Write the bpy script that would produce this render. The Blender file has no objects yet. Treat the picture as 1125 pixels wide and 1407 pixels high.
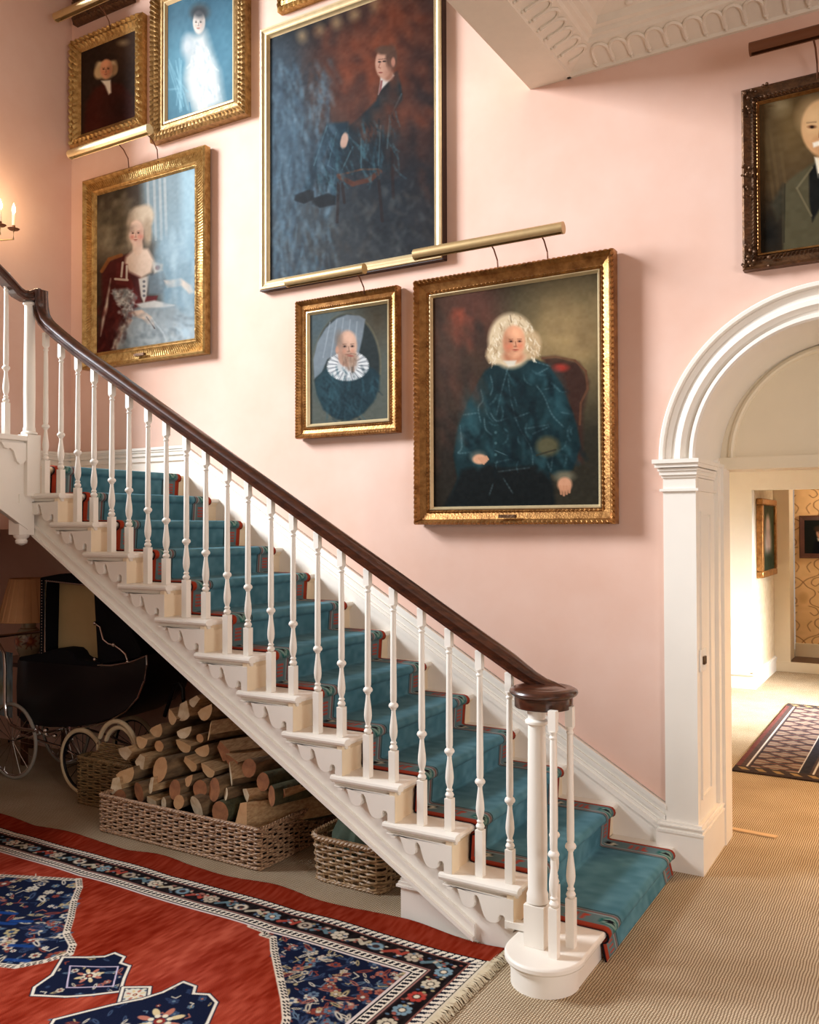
import bpy, math, random
import numpy as np
from mathutils import Vector, Matrix
random.seed(7); rng = np.random.default_rng(11)
PI = math.pi
sc = bpy.context.scene
COL = sc.collection
ORG = {}

# ------------------------------------------------------------------ colour
def lin(c):
    out = []
    for v in c[:3]:
        v = v / 255.0
        out.append(v / 12.92 if v <= .04045 else ((v + .055) / 1.055) ** 2.4)
    return tuple(out)
def nlin(a):
    a = np.clip(a, 0, 255) / 255.0
    return np.where(a <= .04045, a / 12.92, ((a + .055) / 1.055) ** 2.4)

# ------------------------------------------------------------------ materials
MATS = {}
def mat(name, c, rough=.6, metal=0.0, var=0.0, vscale=6.0, bump=0.0, bscale=60.0, c2=None, stretch=(1, 1, 1), emit=None, coat=0.0, spec=.5):
    if name in MATS: return MATS[name]
    m = bpy.data.materials.new(name); m.use_nodes = True
    nt = m.node_tree; n = nt.nodes; l = nt.links
    b = n['Principled BSDF']
    b.inputs['Base Color'].default_value = (*lin(c), 1)
    b.inputs['Roughness'].default_value = rough
    b.inputs['Metallic'].default_value = metal
    b.inputs['Specular IOR Level'].default_value = spec
    b.inputs['Coat Weight'].default_value = coat
    tc = n.new('ShaderNodeTexCoord'); mp = n.new('ShaderNodeMapping'); mp.inputs['Scale'].default_value = stretch
    l.new(tc.outputs['Object'], mp.inputs['Vector'])
    if var or c2:
        nz = n.new('ShaderNodeTexNoise'); nz.inputs['Scale'].default_value = vscale; nz.inputs['Detail'].default_value = 6; nz.inputs['Roughness'].default_value = .6
        l.new(mp.outputs['Vector'], nz.inputs['Vector'])
        r = n.new('ShaderNodeValToRGB'); r.color_ramp.elements[0].position = .32; r.color_ramp.elements[1].position = .68
        ca = lin(c); cb = lin(c2) if c2 else tuple(min(1, v * (1 + var)) for v in ca)
        if not c2: ca = tuple(v * (1 - var) for v in ca)
        r.color_ramp.elements[0].color = (*ca, 1); r.color_ramp.elements[1].color = (*cb, 1)
        l.new(nz.outputs['Fac'], r.inputs['Fac']); l.new(r.outputs['Color'], b.inputs['Base Color'])
    if bump:
        nb = n.new('ShaderNodeTexNoise'); nb.inputs['Scale'].default_value = bscale; nb.inputs['Detail'].default_value = 4
        l.new(mp.outputs['Vector'], nb.inputs['Vector'])
        bp = n.new('ShaderNodeBump'); bp.inputs['Strength'].default_value = bump; bp.inputs['Distance'].default_value = .01
        l.new(nb.outputs['Fac'], bp.inputs['Height']); l.new(bp.outputs['Normal'], b.inputs['Normal'])
    if emit:
        b.inputs['Emission Color'].default_value = (*lin(c), 1); b.inputs['Emission Strength'].default_value = emit
    MATS[name] = m
    return m
def vmat(name, rough=.5, bump=0.0, bscale=200.0, coat=0.0, sheen=0.0, spec=.5):
    if name in MATS: return MATS[name]
    m = bpy.data.materials.new(name); m.use_nodes = True
    nt = m.node_tree; n = nt.nodes; l = nt.links; b = n['Principled BSDF']
    a = n.new('ShaderNodeVertexColor'); a.layer_name = 'Col'
    l.new(a.outputs['Color'], b.inputs['Base Color'])
    b.inputs['Roughness'].default_value = rough; b.inputs['Coat Weight'].default_value = coat; b.inputs['Coat Roughness'].default_value = .15
    b.inputs['Sheen Weight'].default_value = sheen; b.inputs['Specular IOR Level'].default_value = spec
    if bump:
        tc = n.new('ShaderNodeTexCoord'); nb = n.new('ShaderNodeTexNoise'); nb.inputs['Scale'].default_value = bscale; nb.inputs['Detail'].default_value = 3
        l.new(tc.outputs['Object'], nb.inputs['Vector'])
        bp = n.new('ShaderNodeBump'); bp.inputs['Strength'].default_value = bump; bp.inputs['Distance'].default_value = .006
        l.new(nb.outputs['Fac'], bp.inputs['Height']); l.new(bp.outputs['Normal'], b.inputs['Normal'])
    MATS[name] = m
    return m

def sisal_mat():
    m = bpy.data.materials.new('sisal_weave'); m.use_nodes = True
    nt = m.node_tree; n = nt.nodes; l = nt.links; b = n['Principled BSDF']; b.inputs['Roughness'].default_value = .95; b.inputs['Specular IOR Level'].default_value = .15
    tc = n.new('ShaderNodeTexCoord')
    nz = n.new('ShaderNodeTexNoise'); nz.inputs['Scale'].default_value = 14; nz.inputs['Detail'].default_value = 3
    l.new(tc.outputs['Object'], nz.inputs['Vector'])
    add = n.new('ShaderNodeMixRGB'); add.blend_type = 'ADD'; add.inputs['Fac'].default_value = .012
    l.new(tc.outputs['Object'], add.inputs['Color1']); l.new(nz.outputs['Color'], add.inputs['Color2'])
    w1 = n.new('ShaderNodeTexWave'); w1.wave_type = 'BANDS'; w1.bands_direction = 'X'; w1.inputs['Scale'].default_value = 30; w1.inputs['Distortion'].default_value = .25; w1.inputs['Detail'].default_value = 1
    w2 = n.new('ShaderNodeTexWave'); w2.wave_type = 'BANDS'; w2.bands_direction = 'Y'; w2.inputs['Scale'].default_value = 30; w2.inputs['Distortion'].default_value = .25; w2.inputs['Detail'].default_value = 1
    l.new(add.outputs['Color'], w1.inputs['Vector']); l.new(add.outputs['Color'], w2.inputs['Vector'])
    mul = n.new('ShaderNodeMath'); mul.operation = 'MULTIPLY'
    l.new(w1.outputs['Fac'], mul.inputs[0]); l.new(w2.outputs['Fac'], mul.inputs[1])
    r = n.new('ShaderNodeValToRGB'); r.color_ramp.elements[0].position = .0; r.color_ramp.elements[1].position = .45
    r.color_ramp.elements[0].color = (*lin((124, 100, 74)), 1); r.color_ramp.elements[1].color = (*lin((232, 214, 184)), 1)
    l.new(mul.outputs[0], r.inputs['Fac'])
    n2 = n.new('ShaderNodeTexNoise'); n2.inputs['Scale'].default_value = 3.0; n2.inputs['Detail'].default_value = 8
    l.new(tc.outputs['Object'], n2.inputs['Vector'])
    r2 = n.new('ShaderNodeValToRGB'); r2.color_ramp.elements[0].position = .3; r2.color_ramp.elements[1].position = .7
    r2.color_ramp.elements[0].color = (.82, .78, .72, 1); r2.color_ramp.elements[1].color = (1, 1, 1, 1)
    l.new(n2.outputs['Fac'], r2.inputs['Fac'])
    mx = n.new('ShaderNodeMixRGB'); mx.blend_type = 'MULTIPLY'; mx.inputs['Fac'].default_value = 1
    l.new(r.outputs['Color'], mx.inputs['Color1']); l.new(r2.outputs['Color'], mx.inputs['Color2'])
    l.new(mx.outputs['Color'], b.inputs['Base Color'])
    bp = n.new('ShaderNodeBump'); bp.inputs['Strength'].default_value = .6; bp.inputs['Distance'].default_value = .004
    l.new(mul.outputs[0], bp.inputs['Height']); l.new(bp.outputs['Normal'], b.inputs['Normal'])
    return m

M_WALL = mat('pink_limewash', (229, 194, 177), .9, c2=(222, 181, 161), vscale=1.6, bump=.05, bscale=25, spec=.2)
M_WHITE = mat('white_paint', (240, 232, 220), .45, var=.02, vscale=3)
M_CREAM = mat('cream_paint', (236, 221, 194), .5, var=.03, vscale=3)
M_CEIL = mat('cream_ceiling', (232, 220, 202), .85, var=.03, vscale=8, bump=.12, bscale=40)
M_TREAD = mat('cream_tread', (238, 218, 186), .5, var=.04, vscale=5)
M_MAHOG = mat('mahogany', (44, 20, 11), .3, c2=(84, 42, 22), vscale=9, stretch=(1, 6, 6), coat=.4)
M_SISAL = sisal_mat()
M_GOLD = mat('aged_gilt', (126, 94, 54), .42, .75, c2=(190, 154, 100), vscale=26, bump=.25, bscale=90)
M_GOLD2 = mat('bright_gilt', (150, 112, 60), .4, .75, c2=(206, 170, 108), vscale=26, bump=.5, bscale=70)
M_GOLD3 = mat('warm_gilt', (132, 88, 46), .38, .75, c2=(188, 138, 80), vscale=20, bump=.2, bscale=90)
M_BRONZE = mat('dark_bronze_frame', (70, 48, 32), .45, .6, c2=(112, 78, 50), vscale=24, bump=.4, bscale=70)
M_PALEG = mat('pale_gilt', (222, 200, 156), .4, .55, var=.08, vscale=18)
M_FRBACK = mat('frame_side_wood', (52, 26, 16), .6)
M_LAMPB = mat('satin_brass_tube', (196, 166, 118), .38, .65, var=.05, vscale=20)
M_BROWNB = mat('brown_bronze_tube', (112, 66, 38), .5, .4, var=.05)
M_BLACK = mat('black_fabric', (10, 11, 16), .85, var=.2, vscale=8, spec=.2)
M_BLACKG = mat('black_lacquer', (7, 8, 14), .4, spec=.3)
M_CHROME = mat('chrome', (205, 200, 196), .18, 1.0)
M_LINING = mat('beige_lining', (188, 166, 120), .85, var=.06, vscale=5)
M_TYRE = mat('cream_tyre', (206, 186, 150), .7, var=.06, vscale=12)
M_GREYT = mat('grey_tyre', (150, 142, 130), .6)
M_WICK = mat('wicker', (112, 78, 50), .5, c2=(204, 170, 126), vscale=55, stretch=(1, 1, 3))
M_WICKD = mat('brown_wicker', (84, 46, 26), .5, c2=(222, 182, 142), vscale=60, stretch=(1, 1, 2))
M_WICKO = mat('olive_wicker', (104, 82, 50), .6, c2=(150, 122, 80), vscale=40)
M_DARK = mat('dark_basket_lining', (38, 26, 18), .9)
M_BARK = mat('bark', (86, 68, 48), .95, c2=(146, 118, 84), vscale=30, stretch=(1, .25, 1), bump=.8, bscale=40)
M_MOSS = mat('mossy_bark', (50, 52, 34), .95, c2=(96, 92, 62), vscale=18, bump=.8, bscale=40)
M_SPLIT = mat('split_wood', (160, 120, 78), .85, c2=(208, 174, 128), vscale=16, stretch=(5, .6, 5), bump=.5, bscale=30)
ENDS = [mat('cut_wood_%s' % k, a, .85, c2=b, vscale=14, bump=.4, bscale=50) for k, a, b in (
    ('rust', (128, 80, 50), (176, 116, 74)), ('tan', (186, 134, 88), (206, 160, 112)), ('honey', (204, 158, 108), (220, 184, 138)), ('pale', (196, 164, 120), (236, 218, 186)))]

# ------------------------------------------------------------------ mesh builder
class MB:
    def __init__(s): s.v = []; s.f = []; s.m = []
    def add(s, vs, fs, mi=0):
        o = len(s.v); s.v += [tuple(p) for p in vs]; s.f += [tuple(i + o for i in f) for f in fs]; s.m += [mi] * len(fs); return s
    def box(s, x0, x1, y0, y1, z0, z1, mi=0):
        v = [(x, y, z) for z in (z0, z1) for y in (y0, y1) for x in (x0, x1)]
        return s.add(v, [(0, 2, 3, 1), (4, 5, 7, 6), (0, 1, 5, 4), (2, 6, 7, 3), (0, 4, 6, 2), (1, 3, 7, 5)], mi)
    def prism(s, pts, ax, a, b, mi=0):
        """polygon pts in the plane normal to ax, extruded from a to b"""
        def P(p, t): return {'Y': (p[0], t, p[1]), 'X': (t, p[0], p[1]), 'Z': (p[0], p[1], t)}[ax]
        n = len(pts)
        v = [P(p, a) for p in pts] + [P(p, b) for p in pts]
        return s.add(v, [tuple(range(n)), tuple(range(2 * n - 1, n - 1, -1))] + [(i, i + n, (i + 1) % n + n, (i + 1) % n) for i in range(n)], mi)
    def lathe(s, cx, cy, prof, n=16, mi=0, cap=True):
        v = []; f = []
        for r, z in prof:
            for i in range(n):
                a = 2 * PI * i / n; v.append((cx + r * math.cos(a), cy + r * math.sin(a), z))
        for j in range(len(prof) - 1):
            for i in range(n):
                k = (i + 1) % n; f.append((j * n + i, j * n + k, (j + 1) * n + k, (j + 1) * n + i))
        if cap: f.append(tuple(range(n - 1, -1, -1))); f.append(tuple((len(prof) - 1) * n + i for i in range(n)))
        return s.add(v, f, mi)
    def tube(s, path, r, n=8, closed=False, mi=0, prof=None, up=(0, 0, 1), cap=True):
        """sweep a circle (or the given 2-D profile) along a path"""
        P = [Vector(p) for p in path]; m = len(P); v = []; f = []
        R = r if hasattr(r, '__len__') else [r] * m
        prof = prof or [(math.cos(2 * PI * i / n), math.sin(2 * PI * i / n)) for i in range(n)]
        n = len(prof)
        for i in range(m):
            if closed: t = P[(i + 1) % m] - P[i - 1]
            else: t = P[min(i + 1, m - 1)] - P[max(i - 1, 0)]
            t.normalize(); u = Vector(up)
            if abs(t.dot(u)) > .96: u = Vector((1, 0, 0)) if abs(t.x) < .9 else Vector((0, 1, 0))
            a = t.cross(u).normalized(); b = a.cross(t).normalized()
            for (px, py) in prof: v.append(tuple(P[i] + (a * px + b * py) * R[i]))
        rng_ = range(m if closed else m - 1)
        for j in rng_:
            k = (j + 1) % m
            for i in range(n):
                q = (i + 1) % n; f.append((j * n + i, j * n + q, k * n + q, k * n + i))
        if not closed and cap: f.append(tuple(range(n - 1, -1, -1))); f.append(tuple((m - 1) * n + i for i in range(n)))
        return s.add(v, f, mi)
    def ball(s, c, r, n=10, mi=0, sz=1.0):
        prof = [(max(1e-4, r * math.sin(PI * k / n)), c[2] - r * sz * math.cos(PI * k / n)) for k in range(n + 1)]
        return s.lathe(c[0], c[1], prof, n + 2, mi, cap=False)
    def build(s, name, mats, parent=None, smooth=True, bevel=0.0, angle=35, loc=None):
        org = Vector(ORG.get(parent, (0, 0, 0))) if parent else Vector(loc or (0, 0, 0))
        me = bpy.data.meshes.new(name)
        me.from_pydata([tuple(Vector(p) - org) for p in s.v], [], s.f)
        for m in (mats if isinstance(mats, (list, tuple)) else [mats]): me.materials.append(m)
        me.polygons.foreach_set('material_index', s.m)
        if smooth:
            me.polygons.foreach_set('use_smooth', [True] * len(me.polygons)); me.set_sharp_from_angle(angle=math.radians(angle))
        me.update(); me.validate()
        o = bpy.data.objects.new(name, me); COL.objects.link(o)
        if parent: o.parent = parent
        else: o.location = org
        ORG[o] = tuple(org)
        if bevel:
            b = o.modifiers.new('edge', 'BEVEL'); b.width = bevel; b.segments = 2; b.limit_method = 'ANGLE'; b.angle_limit = math.radians(50)
        return o
def thing(name, label, cat, loc=(0, 0, 0), group=None):
    o = bpy.data.objects.new(name, None); COL.objects.link(o); o.location = loc; ORG[o] = tuple(loc)
    o.empty_display_size = .1
    o['label'] = label; o['category'] = cat
    if group: o['group'] = group
    return o
def tag(o, label, cat, group=None, kind=None):
    o['label'] = label; o['category'] = cat
    if group: o['group'] = group
    if kind: o['kind'] = kind
    return o
def struct(name, mb, m, **k):
    o = mb.build(name, m, **k); o['kind'] = 'structure'; return o

# ------------------------------------------------------------------ painter (vertex colours on fine grids)
def vnoise(nx, ny, cells_x, cells_y, seed):
    r = np.random.default_rng(seed); g = r.random((cells_y + 2, cells_x + 2))
    x = np.linspace(0, cells_x, nx); y = np.linspace(0, cells_y, ny)
    xi = np.minimum(x.astype(int), cells_x); yi = np.minimum(y.astype(int), cells_y); fx = x - xi; fy = y - yi
    fx = fx * fx * (3 - 2 * fx); fy = fy * fy * (3 - 2 * fy)
    a = g[np.ix_(yi, xi)]; b = g[np.ix_(yi, xi + 1)]; c = g[np.ix_(yi + 1, xi)]; d = g[np.ix_(yi + 1, xi + 1)]
    return (a * (1 - fx) + b * fx) * (1 - fy)[:, None] + (c * (1 - fx) + d * fx) * fy[:, None]
class Paint:
    """a picture in its own drawing units; the quad gives the corners TL TR BR BL"""
    def __init__(s, quad, nx, ny, bg):
        s.nx, s.ny = nx, ny
        u = np.linspace(0, 1, nx)[None, :]; v = np.linspace(0, 1, ny)[:, None]
        (tl, tr, br, bl) = quad
        s.X = (tl[0] * (1 - u) + tr[0] * u) * (1 - v) + (bl[0] * (1 - u) + br[0] * u) * v
        s.Y = (tl[1] * (1 - u) + tr[1] * u) * (1 - v) + (bl[1] * (1 - u) + br[1] * u) * v
        s.C = np.zeros((ny, nx, 3)) + np.array(bg, float)
    def mix(s, m, col, alpha=1.0, sl=None):
        C = s.C if sl is None else s.C[sl]
        m = (np.clip(m, 0, 1) * alpha)[..., None]; C[...] = C * (1 - m) + np.array(col, float) * m
    def win(s, x0, x1, y0, y1):
        w = (s.X > x0) & (s.X < x1) & (s.Y > y0) & (s.Y < y1)
        if not w.any(): return None
        r = np.where(w.any(1))[0]; c = np.where(w.any(0))[0]
        return (slice(r[0], r[-1] + 1), slice(c[0], c[-1] + 1))
    def ell(s, cx, cy, rx, ry, col, soft=.25, rot=0, alpha=1.0):
        R = max(rx, ry) * (1 + soft) * 1.02; sl = s.win(cx - R, cx + R, cy - R, cy + R)
        if sl is None: return s
        x = s.X[sl] - cx; y = s.Y[sl] - cy; c, q = math.cos(math.radians(rot)), math.sin(math.radians(rot))
        d = np.sqrt(((x * c + y * q) / rx) ** 2 + ((-x * q + y * c) / ry) ** 2)
        s.mix((1 + soft - d) / (2 * soft), col, alpha, sl); return s
    def poly(s, pts, col, soft=6, alpha=1.0):
        xs = [p[0] for p in pts]; ys = [p[1] for p in pts]
        sl = s.win(min(xs) - soft, max(xs) + soft, min(ys) - soft, max(ys) + soft)
        if sl is None: return s
        X, Y = s.X[sl], s.Y[sl]; d = np.full(X.shape, 1e9); ins = np.zeros(X.shape, bool)
        for i in range(len(pts)):
            x1, y1 = pts[i - 1]; x2, y2 = pts[i]; dx, dy = x2 - x1, y2 - y1
            t = np.clip(((X - x1) * dx + (Y - y1) * dy) / (dx * dx + dy * dy + 1e-9), 0, 1)
            d = np.minimum(d, np.hypot(X - x1 - t * dx, Y - y1 - t * dy))
            if y1 != y2:
                c = ((y1 > Y) != (y2 > Y)) & (X < dx * (Y - y1) / dy + x1); ins ^= c
        sd = np.where(ins, d, -d); s.mix(.5 + sd / (2 * soft), col, alpha, sl); return s
    def line(s, pts, w, col, alpha=1.0, soft=None):
        soft = soft or w * .7
        for i in range(1, len(pts)):
            x1, y1 = pts[i - 1]; x2, y2 = pts[i]; W = w + soft
            sl = s.win(min(x1, x2) - W, max(x1, x2) + W, min(y1, y2) - W, max(y1, y2) + W)
            if sl is None: continue
            X, Y = s.X[sl], s.Y[sl]; dx, dy = x2 - x1, y2 - y1
            t = np.clip(((X - x1) * dx + (Y - y1) * dy) / (dx * dx + dy * dy + 1e-9), 0, 1)
            d = np.hypot(X - x1 - t * dx, Y - y1 - t * dy); s.mix((w - d) / soft + .5, col, alpha, sl)
        return s
    def strokes(s, pts, n, col, ang, spread, ln, w, alpha, seed=1, curl=0.0):
        r = np.random.default_rng(seed); xs = [q[0] for q in pts]; ys = [q[1] for q in pts]; k = 0
        while k < n:
            x = min(xs) + r.random() * (max(xs) - min(xs)); y = min(ys) + r.random() * (max(ys) - min(ys)); c = False
            for i in range(len(pts)):
                x1, y1 = pts[i - 1]; x2, y2 = pts[i]
                if (y1 > y) != (y2 > y) and x < (x2 - x1) * (y - y1) / (y2 - y1) + x1: c = not c
            if not c: continue
            k += 1; a = math.radians(ang + (r.random() - .5) * spread); L = ln * (.4 + r.random()); cc = col[int(r.random() * len(col))]
            P_ = [(x, y)]; cu = (r.random() - .5) * curl
            for q in range(3): P_.append((P_[-1][0] + L / 3 * math.cos(a), P_[-1][1] + L / 3 * math.sin(a))); a += cu
            s.line(P_, w * (.6 + .8 * r.random()), cc, alpha, w * 1.6)
        return s
    def noise(s, cx, cy, amp, seed=1):
        n = vnoise(s.nx, s.ny, cx, cy, seed) - .5; s.C += n[..., None] * amp; return s
    def face(s, cx, cy, w, h, skin, dark, turn=0.0, beard=None):
        """simple painted head: eyes at half height, nose, mouth, shaded side"""
        s.ell(cx, cy, w, h, skin, .12)
        s.ell(cx - w * .55 * (1 if turn >= 0 else -1), cy + h * .1, w * .5, h * .8, dark, .6, alpha=.35)
        s.ell(cx + turn * w, cy - h * .55, w * .6, h * .3, tuple(min(255, c * 1.12) for c in skin), .6, alpha=.7)
        for k in (-1, 1):
            ex = cx + turn * w + k * w * .38; ey = cy - h * .02
            s.ell(ex, ey, w * .2, h * .07, dark, .5, alpha=.8); s.ell(ex, ey, w * .09, h * .045, (30, 20, 18), .5)
            s.line([(ex - w * .2, ey - h * .13), (ex + w * .18, ey - h * .14)], h * .02, dark, .8)
            s.ell(ex, cy + h * .28, w * .2, h * .14, (skin[0], skin[1] * .8, skin[2] * .74), .7, alpha=.5)
        nx_ = cx + turn * w * 1.15
        s.line([(nx_, cy), (nx_ + w * .05, cy + h * .26)], w * .05, dark, .55); s.ell(nx_, cy + h * .3, w * .16, h * .05, dark, .5, alpha=.6)
        s.ell(nx_, cy + h * .5, w * .27, h * .045, (150, 62, 50), .4, alpha=.85); s.ell(nx_, cy + h * .6, w * .2, h * .03, dark, .6, alpha=.4)
        return s
    def mesh(s, name, corners, m, parent=None, zfun=None):
        """grid mesh spanning the four 3-D corners TL TR BR BL"""
        tl, tr, br, bl = [np.array(c, float) for c in corners]
        u = np.linspace(0, 1, s.nx)[None, :, None]; v = np.linspace(0, 1, s.ny)[:, None, None]
        V = (tl * (1 - u) + tr * u) * (1 - v) + (bl * (1 - u) + br * u) * v
        if zfun is not None: V = zfun(V)
        return grid_mesh(name, V, s.C, m, parent)
def grid_mesh(name, V, C, m, parent=None):
    ny, nx = V.shape[:2]
    if parent: V = V - np.array(ORG[parent])
    me = bpy.data.meshes.new(name); me.vertices.add(nx * ny); me.vertices.foreach_set('co', V.astype(np.float32).ravel())
    i = (np.arange(ny - 1)[:, None] * nx + np.arange(nx - 1)[None, :]).ravel()
    q = np.stack([i, i + nx, i + nx + 1, i + 1], 1); nf = len(q)
    me.loops.add(nf * 4); me.loops.foreach_set('vertex_index', q.ravel().astype(np.int32))
    me.polygons.add(nf); me.polygons.foreach_set('loop_start', (np.arange(nf) * 4).astype(np.int32)); me.polygons.foreach_set('loop_total', np.full(nf, 4, np.int32))
    me.polygons.foreach_set('use_smooth', [True] * nf)
    me.update(calc_edges=True)
    a = me.color_attributes.new('Col', 'FLOAT_COLOR', 'POINT')
    rgba = np.ones((ny * nx, 4), np.float32); rgba[:, :3] = nlin(C.reshape(-1, 3)); a.data.foreach_set('color', rgba.ravel())
    me.materials.append(m)
    o = bpy.data.objects.new(name, me); COL.objects.link(o)
    if parent: o.parent = parent
    ORG[o] = ORG.get(parent, (0, 0, 0))
    return o

# ------------------------------------------------------------------ main dimensions
H = 1.687                      # eye height
YS = 3.19; YW = 4.465          # outer nosing line of the stair, back wall
G = .2708; XN0 = -.876         # going, nosing datum
def TZ(k): return .16 * k - .045
def NX(k): return -1.125 if k == 1 else XN0 - G * k
XL = -5.64                     # left wall of the stair hall
LZ = TZ(13)                    # half landing
ZT = 7.0

# ================================================================== SETTING
struct('floor', MB().box(-7.2, 4.2, -4.0, 13.0, -.1, 0), M_SISAL, smooth=False)
# back wall with the arched opening (centre -0.40, springing 2.01)
AX, AZ, AR = -.40, 2.01, .632
w = MB()
w.box(-6.6, AX - AR, YW, YW + .15, 0, ZT); w.box(AX + AR, 2.6, YW, YW + .15, 0, ZT)
NA = 40
arc = [(AX - AR * math.cos(PI * i / NA), AZ + AR * math.sin(PI * i / NA)) for i in range(NA + 1)]
for i in range(NA):
    (x0, z0), (x1, z1) = arc[i], arc[i + 1]
    w.prism([(x0, z0), (x1, z1), (x1, ZT), (x0, ZT)], 'Y', YW, YW + .15)
struct('wall_back', w, M_WALL, smooth=False)
# left wall (with a tall window further forward); recess below the landing
WY0, WY1, WZ0, WZ1 = .2, 3.66, 2.2, 6.0
w = MB()
w.box(XL - .2, XL, WY1, YW, LZ - .2, ZT); w.box(XL - .2, XL, -4, WY0, 0, ZT)
w.box(XL - .2, XL, WY0, WY1, WZ1, ZT); w.box(XL - .2, XL, WY0, 3.0, 0, WZ0); w.box(XL - .2, XL, 3.0, WY1, LZ - .2, WZ0); w.box(XL - .2, XL, WY1, 3.7, LZ - .2, LZ)
struct('wall_left', w, M_WALL, smooth=False)
w = MB().box(-6.75, -6.6, 2.9, YW + .15, 0, 2.2); w.box(-6.6, XL - .2, 2.85, 3.0, 0, 2.2); w.box(-6.75, XL - .001, 2.85, YW + .15, 2.0, 2.06)
struct('wall_recess', w, M_WALL, smooth=False)
w = MB()
for y in (WY0, WY1 - .06): w.box(XL - .16, XL - .08, y, y + .06, WZ0, WZ1)
for z in (WZ0, WZ1 - .06): w.box(XL - .15, XL - .09, WY0, WY1, z, z + .05)
struct('window_1', w, M_WHITE, smooth=False)
struct('wall_right', MB().box(2.6, 2.75, 1.4, YW + .15, 0, ZT).box(2.6, 2.75, -4, -.8, 0, ZT).box(2.6, 2.75, -.8, 1.4, 3.0, ZT).box(2.6, 2.75, -.8, 1.4, 0, .7), M_WALL, smooth=False)
w = MB()
for y in (-.8, 1.34): w.box(2.64, 2.72, y, y + .06, .7, 3.0)
for z in (.7, 2.94): w.box(2.65, 2.71, -.8, 1.4, z, z + .06)
struct('window_2', w, M_WHITE, smooth=False)
w = MB().box(-5.84, 2.75, -4, YW + .15, ZT, ZT + .1)
struct('ceiling', w, M_CEIL, smooth=False)

# gallery floor over the right of the hall: flat border, scalloped cornice, recessed panel
SX = -1.885
w = MB()
w.box(SX, -1.67, -3.0, YW, 4.06, 4.55)
w.box(-1.67, 2.6, -3.0, YW, 4.30, 4.55)
cn = [(0, 4.06), (.02, 4.06), (.025, 4.075), (.05, 4.085), (.17, 4.125), (.18, 4.14), (.2, 4.145), (.21, 4.165), (.235, 4.17), (.25, 4.2), (.42, 4.245), (.44, 4.262), (.5, 4.27), (.5, 4.31), (0, 4.31)]
w.prism([(YW - a, z) for a, z in cn], 'X', -1.67, 2.6)
w.prism([(-1.67 + a, z) for a, z in cn], 'Y', -3.0, YW)
# inner rectangular panel rib
for (a, b, c, d) in ((-1.0, 2.4, 3.72, 3.80), (-1.0, -.92, -2, 3.80)): w.box(a, b, c, d, 4.27, 4.31)
for (a, b, c, d) in ((-.97, 2.4, 3.745, 3.77), (-.97, -.945, -2, 3.77)): w.box(a, b, c, d, 4.255, 4.31)
struct('ceiling_gallery', w, M_CEIL, angle=25)
w = MB()
def scallops(f, n, s0, pitch):
    for k in range(n):
        s = s0 + k * pitch
        arcp = [f(s + pitch * .5 - math.cos(PI * t / 10) * pitch * .47, .10 + math.sin(PI * t / 10) * .055) for t in range(11)]
        w.tube([f(s + pitch * .03, .052)] + arcp + [f(s + pitch * .97, .052)], .0095, 5)
        q = f(s, .05); w.ball(q, .012, 6); q = f(s, .032); w.ball(q, .009, 5)
def onslope(a): return 4.085 + (a - .05) / 3.0 - .004
scallops(lambda s, a: (s, YW - a, onslope(a)), 43, -1.50, .092)
scallops(lambda s, a: (-1.67 + a, s, onslope(a)), 44, YW - .12 - .092 * 44, .092)
o = struct('trim_1', w, M_CEIL)
# leafy frieze relief on the sloping band
w = MB(); rr = random.Random(3)
for k in range(90):
    a = .27 + rr.random() * .13; s = -1.3 + rr.random() * 3.4
    z = 4.2 + (a - .25) * .265
    w.ball((s, YW - a, z - .002), .010 + rr.random() * .012, 6, sz=.6)
    s2 = YW - .35 - rr.random() * 2.5
    w.ball((-1.67 + a, s2, z - .002), .010 + rr.random() * .012, 6, sz=.6)
struct('trim_2', w, M_CEIL)

# ---- arch surround: pilaster, capital, base, moulded archivolt, reveals, tympanum
w = MB()
def ring(prof, c=(AX, AZ), n=48, a0=0, a1=PI):
    v = []; f = []; m = len(prof)
    for i in range(n + 1):
        a = a0 + (a1 - a0) * i / n
        for r, y in prof: v.append((c[0] - r * math.cos(a), y, c[1] + r * math.sin(a)))
    for i in range(n):
        for j in range(m - 1): f.append((i * m + j, i * m + j + 1, (i + 1) * m + j + 1, (i + 1) * m + j))
    return v, f
Yp = YW
prof = [(.792, Yp), (.792, Yp - .045), (.785, Yp - .055), (.770, Yp - .055), (.764, Yp - .040), (.757, Yp - .040), (.752, Yp - .034), (.735, Yp - .026), (.718, Yp - .030), (.712, Yp - .042), (.688, Yp - .046), (.678, Yp - .030), (.668, Yp - .020), (.652, Yp - .020), (.646, Yp - .036), (.630, Yp - .038), (.620, Yp - .030), (.620, 5.06)]
w.add(*ring(prof))
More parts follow.
